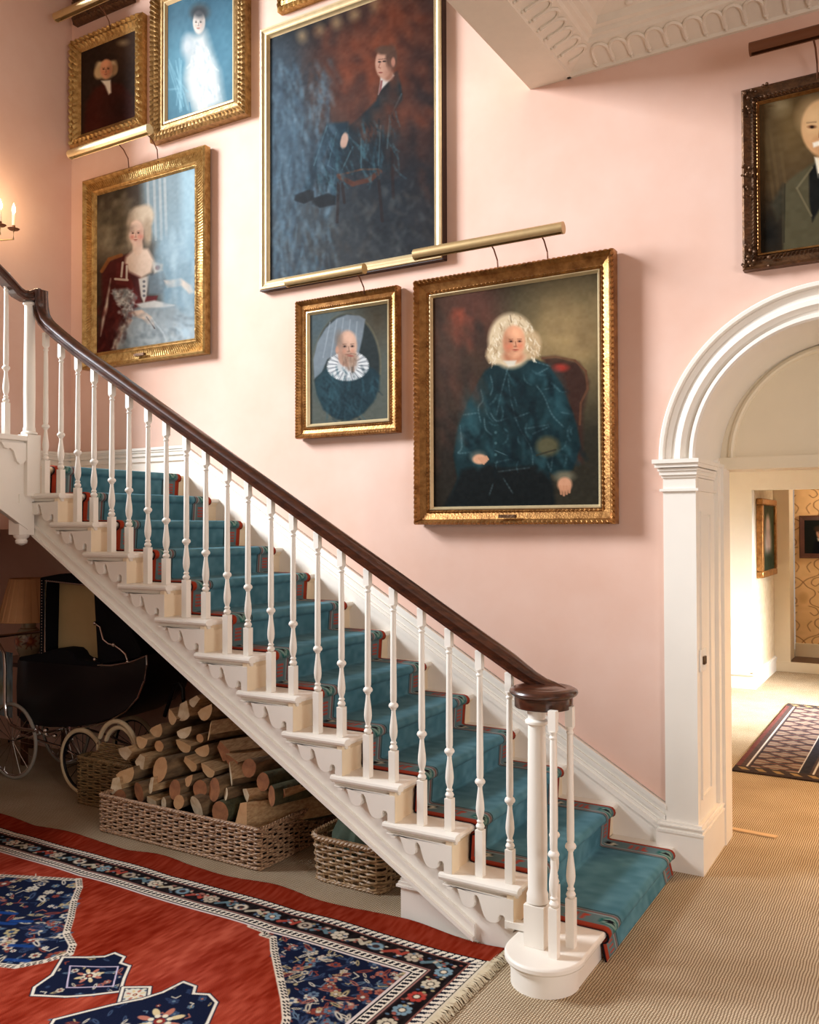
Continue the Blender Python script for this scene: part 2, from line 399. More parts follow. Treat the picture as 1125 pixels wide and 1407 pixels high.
for sgn in (-1, 1):
    def bx(a, b, y0, y1, z0, z1):
        x0, x1 = (AX - a, AX - b) if sgn < 0 else (AX + b, AX + a)
        w.box(x0, x1, y0, y1, z0, z1)
    bx(.775, .617, Yp - .03, Yp + .02, 0, AZ)                       # shaft
    bx(.815, .588, Yp - .055, 5.055, 0, .185)                       # base block
    for a, z0, z1 in ((.02, .185, .196), (.012, .196, .215), (.02, .215, .222), (.008, .222, .235)): bx(.79 + a, .605 - a, Yp - .04 - a, 5.05, z0, z1)
    bx(.790, .603, Yp - .042, 5.05, 1.855, 1.868)                   # necking
    for a, z0, z1 in ((.008, 1.922, 1.935), (.018, 1.935, 1.955), (.026, 1.955, 1.968), (.040, 1.972, 1.992), (.052, 1.992, 2.012)): bx(.775 + a * .8, .617 - a * .5, Yp - .03 - a, 5.05, z0, z1)
    bx(.6295, .6165, Yp + .021, 5.058, .236, AZ - .09)                                  # reveal face
    bx(.66, .580, 4.90, 5.06, 0, 1.99)                               # door architrave on the reveal
    bx(.66, .596, 4.84, 4.92, 0, 1.99)
    # raised panel moulding of the reveal
    for z0, z1, y0, y1 in ((.34, .355, 4.50, 4.72), (1.74, 1.755, 4.50, 4.72), (.3552, 1.7398, 4.705, 4.7198), (.3552, 1.7398, 4.5002, 4.512)): bx(.6175, .608, y0, y1, z0, z1)
    bx(.66, .596, 4.84, 4.90, 1.99, 2.03)
struct('trim_3', w, M_WHITE, angle=30)
w = MB()
w.prism([(AX - .62 * math.cos(PI * i / 40), 2.05 + .62 * math.sin(PI * i / 40)) for i in range(41)], 'Y', 5.02, 5.10)
w.box(AX - .65, AX + .65, 4.985, 5.22, 1.985, 2.05)
v, f = ring([(.575, 5.03), (.575, 5.005), (.56, 4.995), (.55, 5.0), (.54, 5.03)], (AX, 2.05)); w.add(v, f)
struct('trim_4', w, M_CREAM, angle=30)

# ---- hall beyond the arch
HALL = mat('hall_white', (238, 232, 220), .8, var=.02)
w = MB().box(-3.2, -1.66, 9.7, 9.85, 0, 2.9); w.box(-1.66, 1.2, 9.7, 9.85, 2.05, 2.9)
struct('wall_hall_far', w, HALL, smooth=False)
M_DAMF = mat('faint_damask', (226, 208, 178), .85, c2=(208, 186, 150), vscale=14)
struct('wall_passage', MB().box(-1.80, -1.655, 9.85, 11.05, 0, 2.9), M_DAMF, smooth=False)
struct('wall_hall_left', MB().box(-3.3, -3.15, 5.1, 9.85, 0, 2.9), M_CREAM, smooth=False)
struct('ceiling_hall', MB().box(-3.3, 1.2, 5.22, 12.0, 2.30, 2.4), M_CEIL, smooth=False)
w = MB().box(-3.3, -.99 - .03, 5.08, 5.22, 0, 2.9); w.box(AX + .62, 1.2, 5.08, 5.22, 0, 2.9); w.box(-3.3, 1.2, 5.1, 5.22, 2.1, 2.9)
struct('wall_hall_near', w, M_CREAM, smooth=False)
struct('wall_hall_right', MB().box(1.2, 1.3, 5.1, 7.3, 0, 2.9).box(1.2, 1.3, 9.75, 12.0, 0, 2.9).box(1.2, 1.3, 7.3, 9.75, 0, .45).box(1.2, 1.3, 7.3, 9.75, 2.0, 2.9), M_CREAM, smooth=False)
w = MB().box(-3.15, -1.66, 9.67, 9.70, 0, .14); w.box(-3.15, -1.64, 9.66, 9.70, .14, .155)
w.box(-1.66, -1.635, 9.67, 11.05, 0, .14); w.box(-1.66, -1.628, 9.67, 11.05, .14, .16); w.box(-1.66, -1.64, 9.67, 11.05, .16, .175)
struct('baseboard_hall', w, M_WHITE, smooth=False)
w = MB().box(-1.66, 1.2, 11.03, 11.06, 0, .112)
struct('trim_5', w, M_CREAM, smooth=False)                            # riser of the passage step
struct('floor_passage', MB().box(-1.66, 1.2, 11.06, 12.2, 0, .112), mat('dark_wood_floor', (96, 66, 44), .5, var=.1), smooth=False)
w = MB().box(-1.66, -1.50, 11.05, 11.5, .112, 2.3)
w.box(-1.50, -1.485, 11.05, 11.09, .112, 2.3)
struct('trim_6', w, M_CREAM, smooth=False)                            # door lining
w = MB().box(-1.5, 1.2, 11.56, 11.60, .112, .25); w.box(-1.5, 1.2, 11.55, 11.60, .25, .27)
struct('baseboard_passage', w, M_CREAM, smooth=False)
p = Paint(((0, 0), (100, 0), (100, 200), (0, 200)), 220, 420, (232, 192, 138)); p.noise(30, 60, 10, 5)
def smooth(pts, n=5):
    out = []
    for i in range(len(pts) - 1):
        p0, p1, p2, p3 = pts[max(i - 1, 0)], pts[i], pts[i + 1], pts[min(i + 2, len(pts) - 1)]
        for k in range(n):
            t = k / n; out.append(tuple(.5 * (2 * b + (c - a) * t + (2 * a - 5 * b + 4 * c - d) * t * t + (3 * b - a - 3 * c + d) * t ** 3) for a, b, c, d in zip(p0, p1, p2, p3)))
    return out + [pts[-1]]
for j in range(-1, 7):
    for i in range(-1, 5):
        cx = i * 34 + (17 if j % 2 else 0) + 6; cy = j * 32 + 6; dk = (150, 104, 66)
        for sx in (-1, 1):
            p.line(smooth([(cx, cy - 16), (cx + sx * 3, cy - 11), (cx + sx * 8, cy - 7), (cx + sx * 8.5, cy - 2), (cx + sx * 5, cy + 3), (cx + sx * 6, cy + 8), (cx + sx * 13, cy + 12), (cx + sx * 17, cy + 16)]), .45, dk, .75)
            p.line(smooth([(cx + sx * 4, cy + 10), (cx + sx * 9, cy + 12), (cx + sx * 11, cy + 17), (cx + sx * 8, cy + 20), (cx + sx * 5, cy + 17)]), .45, dk, .7)
            p.line(smooth([(cx + sx * 11, cy - 6), (cx + sx * 14, cy - 1), (cx + sx * 12, cy + 5)]), .45, dk, .6); p.ell(cx, cy + 1, 3.2, 5, (206, 160, 108), .5, alpha=.6)
o = p.mesh('wall_damask', ((-1.5, 11.6, 2.3), (.0, 11.6, 2.3), (.0, 11.6, .1), (-1.5, 11.6, .1)), vmat('damask_paper', .8))
o['kind'] = 'structure'

# ---- skirtings of the stair hall
def ztop(x): return .309 + .5935 * (-1.174 - x)
w = MB()
xa, xb = NX(13) - .04, -1.172
def band(o0, o1, y):   # strip between two offsets below the raking top line
    w.prism([(xa, ztop(xa) - o0), (xb, ztop(xb) - o0), (xb, ztop(xb) - o1), (xa, ztop(xa) - o1)], 'Y', y, YW)
band(0, .62, YW - .016); band(0, .022, YW - .034); band(.022, .04, YW - .026); band(.055, .075, YW - .03); band(.10, .118, YW - .026); band(.118, .145, YW - .034)
zt = ztop(xa)
def lband(o0, o1, t):
    w.box(XL, xa, YW - t, YW, zt - o1, zt - o0); w.box(XL, XL + t, 2.9, YW, zt - o1, zt - o0)
for a, b, t in ((0, zt - LZ, .016), (0, .018, .034), (.018, .032, .026), (.045, .06, .03), (.075, .10, .028)): lband(a, b, t)
struct('baseboard_stair', w, M_WHITE, smooth=False)

# ================================================================== STAIRCASE
stair = thing('staircase', 'white staircase with mahogany handrail, turned balusters and scroll brackets along the pink wall', 'staircase', (-1.3, 3.2, 0))
YF = 3.235                                                            # face of the outer string
for k in range(2, 13):
    n0, n1, z = NX(k), NX(k + 1), TZ(k)
    m = MB()
    m.prism([(n0, z - .014), (n0 - .006, z - .004), (n0 - .016, z), (n1 - .045, z), (n1 - .045, z - .03), (n0 - .012, z - .03), (n0 - .004, z - .026)], 'Y', YF, YW - .012)
    # moulded return along the open end
    m.prism([(YF, z), (YS + .012, z), (YS + .003, z - .006), (YS, z - .015), (YS + .003, z - .024), (YS + .012, z - .03), (YF, z - .03)], 'X', n0 - .352, n0)
    m.prism([(YF, z - .03), (YS + .018, z - .03), (YS + .03, z - .046), (YF, z - .046)], 'X', n0 - .342, n0 - .012)
    m.build('tread', M_TREAD if 0 else [M_WHITE], stair, bevel=.0015)
    zb = TZ(k - 1)
    r = MB().box(n0 - .05, n0 - .03, YF - .005, YW - .012, zb, z - .03)
    r.prism([(n0 - .03, z - .03), (n0 - .012, z - .03), (n0 - .026, z - .05), (n0 - .03, z - .055)], 'Y', YF, YW - .012)
    r.box(n0 - .05, n0 - .0215, YF - .033, YF + .03, zb, z - .03)      # pilaster strip at the open end
    r.build('riser', M_TREAD, stair)
    # scroll bracket
    b = [(-.338, -.046), (-.335, -.050), (-.318, -.052), (-.316, -.066), (-.296, -.066), (-.291, -.047), (-.278, -.046), (-.268, -.055), (-.259, -.076), (-.251, -.097), (-.241, -.112), (-.224, -.119), (-.206, -.117), (-.195, -.108), (-.191, -.092), (-.195, -.074), (-.191, -.062), (-.182, -.061), (-.173, -.072), (-.166, -.092), (-.159, -.114), (-.151, -.134), (-.139, -.148), (-.120, -.155), (-.100, -.153), (-.088, -.145), (-.087, -.128), (-.081, -.117), (-.068, -.116), (-.060, -.124), (-.060, -.165), (-.022, -.165), (-.022, -.046)]
    m = MB(); m.prism([(n0 + x, z + q) for x, q in b], 'Y', YF - .034, YF - .001)
    m.build('tread_bracket', M_WHITE, stair, smooth=False, bevel=.002)
# first riser and curtail step
def curt(off, n=18):
    cx, cy = -1.272, 3.115; r = .150 + off
    pts = [(-1.125 + off, YW - .012), (-1.125 + off, 3.13)]
    pts += [(cx + r * math.cos(a), cy + r * 1.08 * math.sin(a)) for a in [(-.0 - PI * i / n) for i in range(n + 1)]]
    pts += [(cx - r, 3.262), (-1.45, 3.262), (-1.45, YW - .012)]
    return pts
m = MB(); m.prism(curt(0), 'Z', TZ(1) - .028, TZ(1)); m.build('tread', M_WHITE, stair, bevel=.008)
m = MB(); m.prism(curt(-.012), 'Z', TZ(1) - .04, TZ(1) - .028); m.prism(curt(-.022), 'Z', 0, TZ(1) - .028); m.build('riser', M_WHITE, stair, angle=30)
# landing
z13 = LZ; n13 = NX(13)
m = MB(); m.prism([(n13, z13 - .014), (n13 - .006, z13 - .004), (n13 - .016, z13), (XL + .012, z13), (XL + .012, z13 - .03), (n13 - .012, z13 - .03)], 'Y', YF, YW - .012)
m.box(XL + .012, n13 - .06, YF, YW - .012, z13 - .22, z13 - .03)
m.build('landing', M_TREAD, stair)
MB().box(n13 - .05, n13 - .03, YF, YW - .012, TZ(12), z13 - .03).build('riser', M_TREAD, stair)
# outer string: stepped top, raking bottom
def zb_(x): return .003 + .585 * (-1.577 - x)
pts = [(-1.577, .0), (-1.36, .0), (-1.36, TZ(1) + .03)]
for k in range(2, 13): pts += [(NX(k) - .04, TZ(k - 1) - .03), (NX(k) - .04, TZ(k) - .03)]
pts += [(-4.395, TZ(12) - .03), (-4.395, zb_(-4.395))]
m = MB(); m.prism(pts, 'Y', YF, YF + .035)
def rb(a, b, y):
    m.prism([(-1.57 - .05, zb_(-1.62) + a), (-4.40, zb_(-4.40) + a), (-4.40, zb_(-4.40) + b), (-1.62, zb_(-1.62) + b)], 'Y', y, YF + .035)
rb(-.004, .012, YF - .030); rb(.012, .048, YF - .014); rb(.048, .060, YF - .020)
m.box(-1.475, -1.36, YF - .04, YF, TZ(1) + .005, TZ(1) + .028)
m.build('outer_string', M_WHITE, stair, smooth=False)
m = MB(); m.prism([(-1.60, .012), (-4.40, zb_(-4.4) - .0), (-4.40, zb_(-4.4) + .03), (-1.60, .045)], 'Y', YF + .03, YW - .012)
m.box(XL, -4.40, YF, YW - .012, LZ - .36, LZ - .22)
m.build('soffit', M_WALL, stair, smooth=False)
# plinth closing the foot of the stair
m = MB(); m.box(-1.990, -1.62, 3.262, 4.3, 0, .150)
for o_, z0, z1 in ((.018, .150, .160), (.010, .160, .172), (.002, .172, .186), (-.012, .186, .205), (-.004, .205, .216)): m.box(-1.990 - o_, -1.90, 3.262 - o_ * .6, 4.3, z0, z1)
m.build('plinth', M_WHITE, stair, smooth=False)

# ---- balusters: square foot, turned shaft, square head
def baluster_mesh(hb, Ht, s=.0165):
    m = MB(); m.box(-s, s, -s, s, 0, hb)
    t = Ht - .075
    P = [(.009, 0), (.015, .004), (.0185, .013), (.015, .022), (.010, .026), (.0135, .030), (.0145, .035), (.010, .040), (.0105, .046), (.0155, .062), (.0175, .082), (.016, .106), (.0125, .135), (.0095, .160), (.009, .172), (.0125, .176), (.013, .18), (.020, .186), (.0215, .193), (.018, .201), (.0125, .205), (.0125, .210), (.0138, .214)]
    P = [(r, hb + z) for r, z in P]
    P += [(.0142, hb + .25), (.0115, t - .05), (.0105, t - .03), (.014, t - .026), (.014, t - .021), (.0105, t - .017), (.012, t - .010), (.0175, t - .002), (.0175, t)]
    m.lathe(0, 0, P, 14); m.box(-.0145, .0145, -.0145, .0145, t, Ht)
    return m
def place_baluster(src, x, y, z):
    o = src.copy(); COL.objects.link(o); o.parent = stair; o.location = Vector((x, y, z)) - Vector(ORG[stair]); return o
ba = baluster_mesh(.187, .908).build('baluster', M_WHITE, None, angle=40, bevel=.0012); ba.parent = stair
bb = baluster_mesh(.132, .830).build('baluster', M_WHITE, None, angle=40, bevel=.0012); bb.parent = stair
first = [True, True]
def putb(i, x, y, z):
    src = (ba, bb)[i]
    if first[i]: src.location = Vector((x, y, z)) - Vector(ORG[stair]); first[i] = False
    else: place_baluster(src, x, y, z)
for k in range(2, 13):
    putb(0, NX(k) - .187, 3.247, TZ(k)); putb(1, NX(k) - .056, 3.247, TZ(k))
bc = baluster_mesh(.18, .895).build('baluster', M_WHITE, stair, angle=40); 
bc.location = Vector((-1.222, 3.075, TZ(1))) - Vector(ORG[stair]); bc.data.transform(Matrix.Translation(Vector(ORG[stair])))
for x, y in ((-1.198, 3.185), (-1.296, 3.27), (-1.37, 3.25)): place_baluster(bc, x, y, TZ(1))
place_baluster(ba, -4.402, 3.06, TZ(14) - .01)
place_baluster(ba, -4.402, 2.93, TZ(14) - .01)

# ---- newel posts
def newel(cx, cy, z0, zs, z1, r, half, extra=None):
    m = MB(); m.box(cx - half, cx + half, cy - half, cy + half, z0, zs)
    m.lathe(cx, cy, [(half * .6, zs), (half * 1.02, zs + .004), (half * 1.02, zs + .012), (r * 1.12, zs + .02), (r * 1.14, zs + .032), (r, zs + .045), (r * 1.06, zs + .25), (r * .92, z1 - .075), (r * .92, z1 - .068), (r * 1.22, z1 - .062), (r * 1.22, z1 - .052), (r * .9, z1 - .045), (r * 1.0, z1 - .02), (r * 1.1, z1)], 24)
    if extra: extra(m)
    return m.build('newel_post', M_WHITE, stair, angle=40, bevel=.0015)
newel(-1.313, 3.140, TZ(1), .27, 1.005, .036, .0405)
def drop(m):
    m.box(-4.46, -4.365, 3.12, 3.215, 1.645, 1.87)
    m.lathe(-4.412, 3.167, [(.045, 1.645), (.04, 1.63), (.028, 1.622), (.034, 1.612), (.03, 1.598), (.012, 1.588), (.001, 1.585)], 16, cap=False)
newel(-4.385, 3.195, 1.86, 2.205, 3.0, .030, .043, drop)

# ---- handrail
def zr(x): return 1.934 + .5865 * (-2.8 - x)
rp = [(-.5, -.46), (-.56, -.30), (-.40, -.18), (-.46, -.02), (-.60, .10), (-.56, .28), (-.34, .42), (0, .48), (.34, .42), (.56, .28), (.60, .10), (.46, -.02), (.40, -.18), (.56, -.30), (.5, -.46)]
rp = rp[::-1]
path = [(-4.335, 3.225, 3.02), (-4.338, 3.227, 2.98), (-4.336, 3.230, 2.93), (-4.325, 3.233, 2.885), (-4.30, 3.235, 2.845), (-4.26, 3.235, 2.81), (-4.20, 3.235, 2.768), (-4.12, 3.235, 2.715)]
x = -4.0
while x < -1.5: path.append((x, 3.235, zr(x))); x += .125
path += [(-1.47, 3.238, zr(-1.47)), (-1.42, 3.245, 1.118), (-1.375, 3.252, 1.090), (-1.33, 3.256, 1.072), (-1.285, 3.254, 1.064), (-1.25, 3.240, 1.060), (-1.23, 3.216, 1.058), (-1.228, 3.19, 1.058)]
rr_ = [.068] * (len(path) - 7) + [.066, .058, .046, .036, .029, .024, .016]
m = MB(); m.tube(path, rr_, prof=rp)
m.lathe(-1.305, 3.19, [(.108, .996), (.111, .999), (.111, 1.036), (.116, 1.040), (.126, 1.046), (.131, 1.054), (.128, 1.063), (.115, 1.070), (.095, 1.073), (.084, 1.068), (.072, 1.070), (.05, 1.073), (.001, 1.073)], 40)
up = [(-4.335, 3.225, 3.0), (-4.352, 3.218, 3.0), (-4.372, 3.19, 2.985), (-4.385, 3.155, 2.982), (-4.39, 3.12, 2.995), (-4.39, 3.08, 3.025)]
y = 3.03; z = 3.062
while y > 1.2: up.append((-4.39, y, z)); y -= .2; z += .2 * .68
m.tube(up, .066, prof=rp)
m.build('handrail', M_MAHOG, stair, angle=50)

# ---- first steps of the upper flight, seen from outside
m = MB()
for k in (14, 15, 16):
    y0 = 3.235 - (k - 14) * .27
    z = TZ(k)
    m2 = MB().box(XL + .012, -4.345, y0 - .30, y0 - .03, z - .03, z); m2.build('tread', M_WHITE, stair, bevel=.006)
    MB().box(XL + .012, -4.385, y0 - .05, y0 - .03, TZ(k - 1), z - .03).build('riser', M_TREAD, stair)
ust = [(3.20, LZ - .03), (3.20, 1.66)]
def zu(y): return 1.70 + .66 * (3.13 - y)
m = MB(); m.prism([(3.17, zu(3.17)), (3.17, TZ(14) - .03), (2.93, TZ(14) - .03), (2.93, TZ(15) - .03), (2.66, TZ(15) - .03), (2.66, TZ(16) - .03), (2.39, TZ(16) - .03), (2.39, zu(2.39))], 'X', -4.40, -4.372)
m.prism([(3.17, zu(3.17)), (3.17, zu(3.17) + .10), (2.39, zu(2.39) + .10), (2.39, zu(2.39))], 'X', -4.40, -4.358)
m.prism([(3.17, zu(3.17) + .10), (3.17, zu(3.17) + .112), (2.39, zu(2.39) + .112), (2.39, zu(2.39) + .10)], 'X', -4.40, -4.364)
m.build('upper_string', M_WHITE, stair, smooth=False)
b = [(3.165, 2.155), (3.165, 2.06), (3.15, 2.055), (3.135, 2.04), (3.115, 2.035), (3.095, 2.05), (3.085, 2.075), (3.075, 2.105), (3.055, 2.12), (3.04, 2.115), (3.02, 2.12), (3.0, 2.15), (2.95, 2.15)]
MB().prism(b, 'X', -4.372, -4.352).build('tread_bracket', M_WHITE, stair, smooth=False, bevel=.002)
MB().prism([(3.2, LZ - .36), (3.2, LZ - .33), (.9, LZ - .33 + .68 * 2.3), (.9, LZ - .36 + .68 * 2.3)], 'X', XL + .012, -4.39).build('soffit', M_WALL, stair, smooth=False)

# ================================================================== STAIR RUNNER
path = []; info = []                                                  # (x, z), step fraction
def seg(x, z, t): path.append((x, z)); info.append(t)
for k in range(13, 0, -1):
    n0 = NX(k); z = TZ(k); th = .010
    xb = NX(k + 1) - .03 + th if k < 13 else n0 - .9
    if k < 13:
        for i in range(1, 21):
            t = i / 20.0; seg(xb + (n0 - .012 - xb) * t, z + th, t * .60)
    else:
        for i in range(0, 12): seg(xb + (n0 - .012 - xb) * i / 11.0, z + th, .6 * i / 11)
    for i in range(1, 7):
        a = PI * i / 6; seg(n0 - .010 + .026 * math.sin(a) , z - .015 + .025 * math.cos(a), .60 + .10 * i / 6)
    zb = TZ(k - 1) if k > 1 else 0
    for i in range(1, 13):
        t = i / 12.0; bow = .012 * math.sin(PI * t * .9)
        if k > 1: seg(n0 - .010 - .008 * t, z - .04 + (zb + .014 - z + .04) * t, .70 + .30 * t)
        else: seg(n0 - .010 + .016 * t, z - .04 + (zb + .004 - z + .04) * t, .70 + .2 * t)
NS = 170; NP = len(path)
S = np.linspace(0, 1.0, NS)
P2 = np.array(path)
V = np.zeros((NP, NS, 3)); V[:, :, 0] = P2[:, 0][:, None]; V[:, :, 2] = P2[:, 1][:, None]; V[:, :, 1] = (3.36 + S)[None, :]
# edges turn down slightly
e = np.minimum(S, 1 - S); V[:, :, 2] -= (np.clip(.008 - e, 0, 1) * .9)[None, :]
C = np.zeros((NP, NS, 3)) + np.array((80, 126, 140.))
nz = vnoise(NS, NP, 30, 150, 3)[..., None]; nz2 = vnoise(NS, NP, 8, 40, 4)[..., None]
C += (nz - .5) * 12 + (nz2 - .5) * 14
T = np.array(info)[:, None] * np.ones((1, NS)); E_ = e[None, :] * np.ones((NP, 1))
def setc(mask, c): C[mask] = np.array(c, float)
setc((E_ < .150) & (E_ > .022), (94, 116, 118))
C += (nz - .5) * 10
setc((E_ < .150) & (E_ > .143), (22, 30, 36)); setc((E_ < .134) & (E_ > .128), (140, 62, 50)); setc((E_ < .120) & (E_ > .1165), (150, 160, 156))
setc(E_ < .030, (150, 56, 34)); setc((E_ < .035) & (E_ > .030), (26, 24, 30)); setc(E_ < .004, (30, 22, 26))
def motif(t0, dt, e0, de, c, ring=None):
    q = ((T - t0) / dt) ** 2 + ((E_ - e0) / de) ** 2
    if ring: setc(q < 2.6, ring); 
    setc(q < 1, c)
for t0 in (.27, .335, .40): setc((np.abs(T - t0 - (E_ - .075) * .25) < .017) & (np.abs(E_ - .075) < .026), (172, 66, 48))
for t0 in (.77, .82, .87, .92): setc((np.abs(T - t0) < .013) & (np.abs(E_ - .075) < .022), (172, 66, 48))
motif(.60, .075, .078, .034, (30, 96, 92)); motif(.60, .055, .078, .026, (120, 150, 140)); motif(.60, .034, .078, .014, (10, 12, 22))
motif(.07, .055, .082, .022, (200, 192, 170)); motif(.045, .03, .072, .02, (14, 14, 20)); motif(.11, .02, .095, .012, (18, 18, 24))
run = grid_mesh('stair_runner', V, C, vmat('wool_runner', .95, .25, 260, sheen=.04, spec=.04))
tag(run, 'teal wool carpet runner with red patterned borders laid down the white stairs', 'stair carpet')
sol = run.modifiers.new('pile', 'SOLIDIFY'); sol.thickness = .008; sol.offset = -1

# ================================================================== PICTURES
M_CANVAS = vmat('oil_on_canvas', .6, .08, 90, spec=.06)
def frame_mesh(x0, x1, z0, z1, prof, amp=.004, pitch=.022, bumps=(1,), yb=YW):
    """mitred moulding: prof = (inset, projection); listed profile points carry carved beads"""
    m = MB(); v = []; f = []; np_ = len(prof)
    cs = [(x0, z0, 1, 1), (x1, z0, -1, 1), (x1, z1, -1, -1), (x0, z1, 1, -1)]
    ringc = 0; L = []
    for c in range(4):
        a, b = cs[c], cs[(c + 1) % 4]
        ln = math.hypot(b[0] - a[0], b[1] - a[1]); n = max(6, int(ln / pitch * 4))
        for i in range(n):
            t = i / n; L.append((a, b, t, ln))
    for (a, b, t, ln) in L:
        for j, (wd, h) in enumerate(prof):
            pa = (a[0] + a[2] * wd, a[1] + a[3] * wd); pb = (b[0] + b[2] * wd, b[1] + b[3] * wd)
            # keep the parameter along the outer edge so that corner mitres stay clean
            x = pa[0] + (pb[0] - pa[0]) * t; z = pa[1] + (pb[1] - pa[1]) * t
            hh = h + (amp * (abs(math.sin(PI * t * round(ln / pitch))) - .4) if j in bumps else 0)
            v.append((x, yb - hh, z))
    N = len(L)
    for i in range(N):
        k = (i + 1) % N
        for j in range(np_ - 1): f.append((i * np_ + j, i * np_ + j + 1, k * np_ + j + 1, k * np_ + j))
    m.add(v, f); return m
def picture(label, x0, x1, z0, z1, fw, prof, mt, paint, inner=None, amp=.004, pitch=.022, bumps=(1,), yb=YW, cat='painting', group=None, name='framed_portrait', cz=.3, corners=False, plate=False):
    o = thing(name, label, cat, ((x0 + x1) / 2, yb, z0), group)
    fm = frame_mesh(x0, x1, z0, z1, prof, amp, pitch, bumps, yb)
    if corners:
        rr = random.Random(5)
        for cx, cz_ in ((x0, z0), (x1, z0), (x0, z1), (x1, z1), (x0, (z0 + z1) / 2), (x1, (z0 + z1) / 2)):
            sx = 1 if cx == x0 else -1; sz = 1 if cz_ == z0 else (-1 if cz_ == z1 else 0)
            for q in range(12):
                dx = rr.random() * fw * .8 * sx; dz = (rr.random() * fw * 1.6 * sz) if sz else (rr.random() - .5) * fw * 2.4
                if sz and q % 2: dx, dz = rr.random() * fw * 1.7 * sx, rr.random() * fw * .8 * sz
                fm.ball((cx + dx, yb - prof[2][1] - .004, cz_ + dz), .005 + rr.random() * .006, 6, sz=1.0)
    fm.build('frame', mt, o, angle=32)
    d = prof[-1][1] + .002
    a, b, c, e = x0 + fw - .006, x1 - fw + .006, z0 + fw - .006, z1 - fw + .006
    paint.mesh('canvas', ((a, yb - d, e), (b, yb - d, e), (b, yb - d, c), (a, yb - d, c)), M_CANVAS, o)
    MB().box(x0 + .012, x1 - .012, yb - .012, yb - .001, z0 + .012, z1 - .012).build('backing_board', M_FRBACK, o, smooth=False)
    if inner is not None:
        iw, im = inner
        frame_mesh(x0 + fw - iw, x1 - fw + iw, z0 + fw - iw, z1 - fw + iw, [(0, d + .001), (0, d + .016), (iw * .4, d + .018), (iw * .8, d + .010), (iw * 1.25, d + .001)], 0.0, .05, (), yb).build('slip', im, o)
    if plate:
        MB().box((x0 + x1) / 2 - .05, (x0 + x1) / 2 + .05, yb - prof[2][1] - .008, yb - prof[2][1] + .01, z0 + fw * .35, z0 + fw * .35 + .018).build('name_plate', M_BRONZE, o)
    return o

# --- seated man in a white full wig
p = Paint(((58, 37), (981, -100), (990, 1218), (64, 1225)), 330, 400, (44, 40, 30))
p.ell(830, 260, 260, 300, (168, 140, 92), .9, alpha=.85).ell(800, 300, 120, 110, (190, 160, 108), .9, alpha=.6)
p.ell(160, 330, 180, 420, (92, 56, 42), .8, alpha=.9).ell(330, 120, 120, 200, (96, 52, 40), .8, alpha=.7)
p.poly([(190, 110), (245, 110), (262, 240), (235, 320), (190, 300), (130, 220)], (166, 76, 52), 22, .8).poly([(262, 140), (305, 160), (300, 330), (280, 360), (268, 260)], (136, 66, 48), 14, .7)
p.poly([(60, 190), (200, 300), (300, 430), (60, 430)], (84, 62, 50), 40, .6)
p.ell(200, 900, 240, 420, (34, 28, 22), .8, alpha=.8)
p.poly([(690, 380), (760, 372), (880, 410), (932, 520), (900, 700), (900, 980), (760, 980), (740, 560)], (58, 36, 28), 14).line([(690, 385), (760, 378), (860, 400), (915, 460), (925, 560), (890, 640), (885, 760)], 6, (98, 62, 42), .8)
p.ell(785, 440, 40, 22, (150, 50, 38), .5)
coat = (20, 42, 46)
p.poly([(480, 405), (560, 400), (640, 385), (720, 420), (790, 530), (830, 640), (870, 760), (890, 880), (850, 1010), (780, 1060), (730, 1030), (750, 1215), (150, 1215), (215, 1060), (190, 930), (215, 780), (270, 640), (330, 520), (375, 450), (440, 412)], coat, 8)
p.poly([(130, 1215), (200, 1100), (240, 1010), (400, 975), (500, 1000), (660, 985), (745, 1080), (760, 1215)], (16, 20, 20), 14)
p.poly([(440, 480), (560, 470), (640, 640), (620, 960), (420, 980), (365, 720)], (18, 38, 42), 20, .8)
p.ell(430, 800, 60, 120, (28, 56, 60), .8, alpha=.6).ell(290, 720, 44, 120, (52, 96, 104), .9, alpha=.6).ell(770, 640, 34, 110, (40, 80, 88), .9, alpha=.7).ell(235, 850, 24, 70, (74, 116, 122), .9, alpha=.5).ell(680, 470, 60, 40, (40, 76, 84), .9, alpha=.6)
hl = (128, 156, 162)
for L_ in ([(505, 430), (470, 560), (440, 700)], [(505, 500), (520, 620), (560, 760), (630, 890), (640, 980)], [(405, 480), (418, 545), (404, 590)], [(350, 560), (362, 620), (336, 660), (350, 740)], [(405, 690), (440, 735), (500, 720)], [(370, 720), (378, 780), (412, 812)], [(250, 700), (330, 690)], [(230, 760), (240, 880), (220, 915), (290, 910)], [(660, 540), (700, 600), (740, 700), (800, 770)], [(790, 690), (835, 700)], [(640, 400), (730, 430)], [(670, 470), (720, 440)], [(600, 780), (720, 760)], [(640, 810), (725, 770)], [(430, 970), (520, 950)], [(450, 1020), (620, 1000)], [(480, 1060), (530, 1140)], [(420, 1090), (400, 1150)], [(745, 940), (735, 1020)], [(540, 720), (620, 690)], [(700, 560), (760, 550)]):
    p.line(smooth(L_), 3.2, hl, .26, 10)
p.line([(430, 900), (500, 930)], 3, hl, .4)
body_ = [(440, 430), (720, 430), (830, 640), (870, 860), (840, 1000), (640, 960), (420, 980), (200, 930), (230, 760), (330, 540)]
p.strokes(body_, 90, [(44, 78, 84), (8, 20, 24), (12, 30, 36)], 75, 70, 90, 12, .30, 42, .6)
p.strokes(body_, 22, [(84, 118, 124)], 75, 80, 60, 5, .22, 43, 1.0)
p.strokes([(60, 60), (380, 60), (380, 360), (60, 1000)], 120, [(70, 52, 38), (40, 32, 26), (96, 58, 44)], 70, 60, 120, 20, .12, 44, .3)
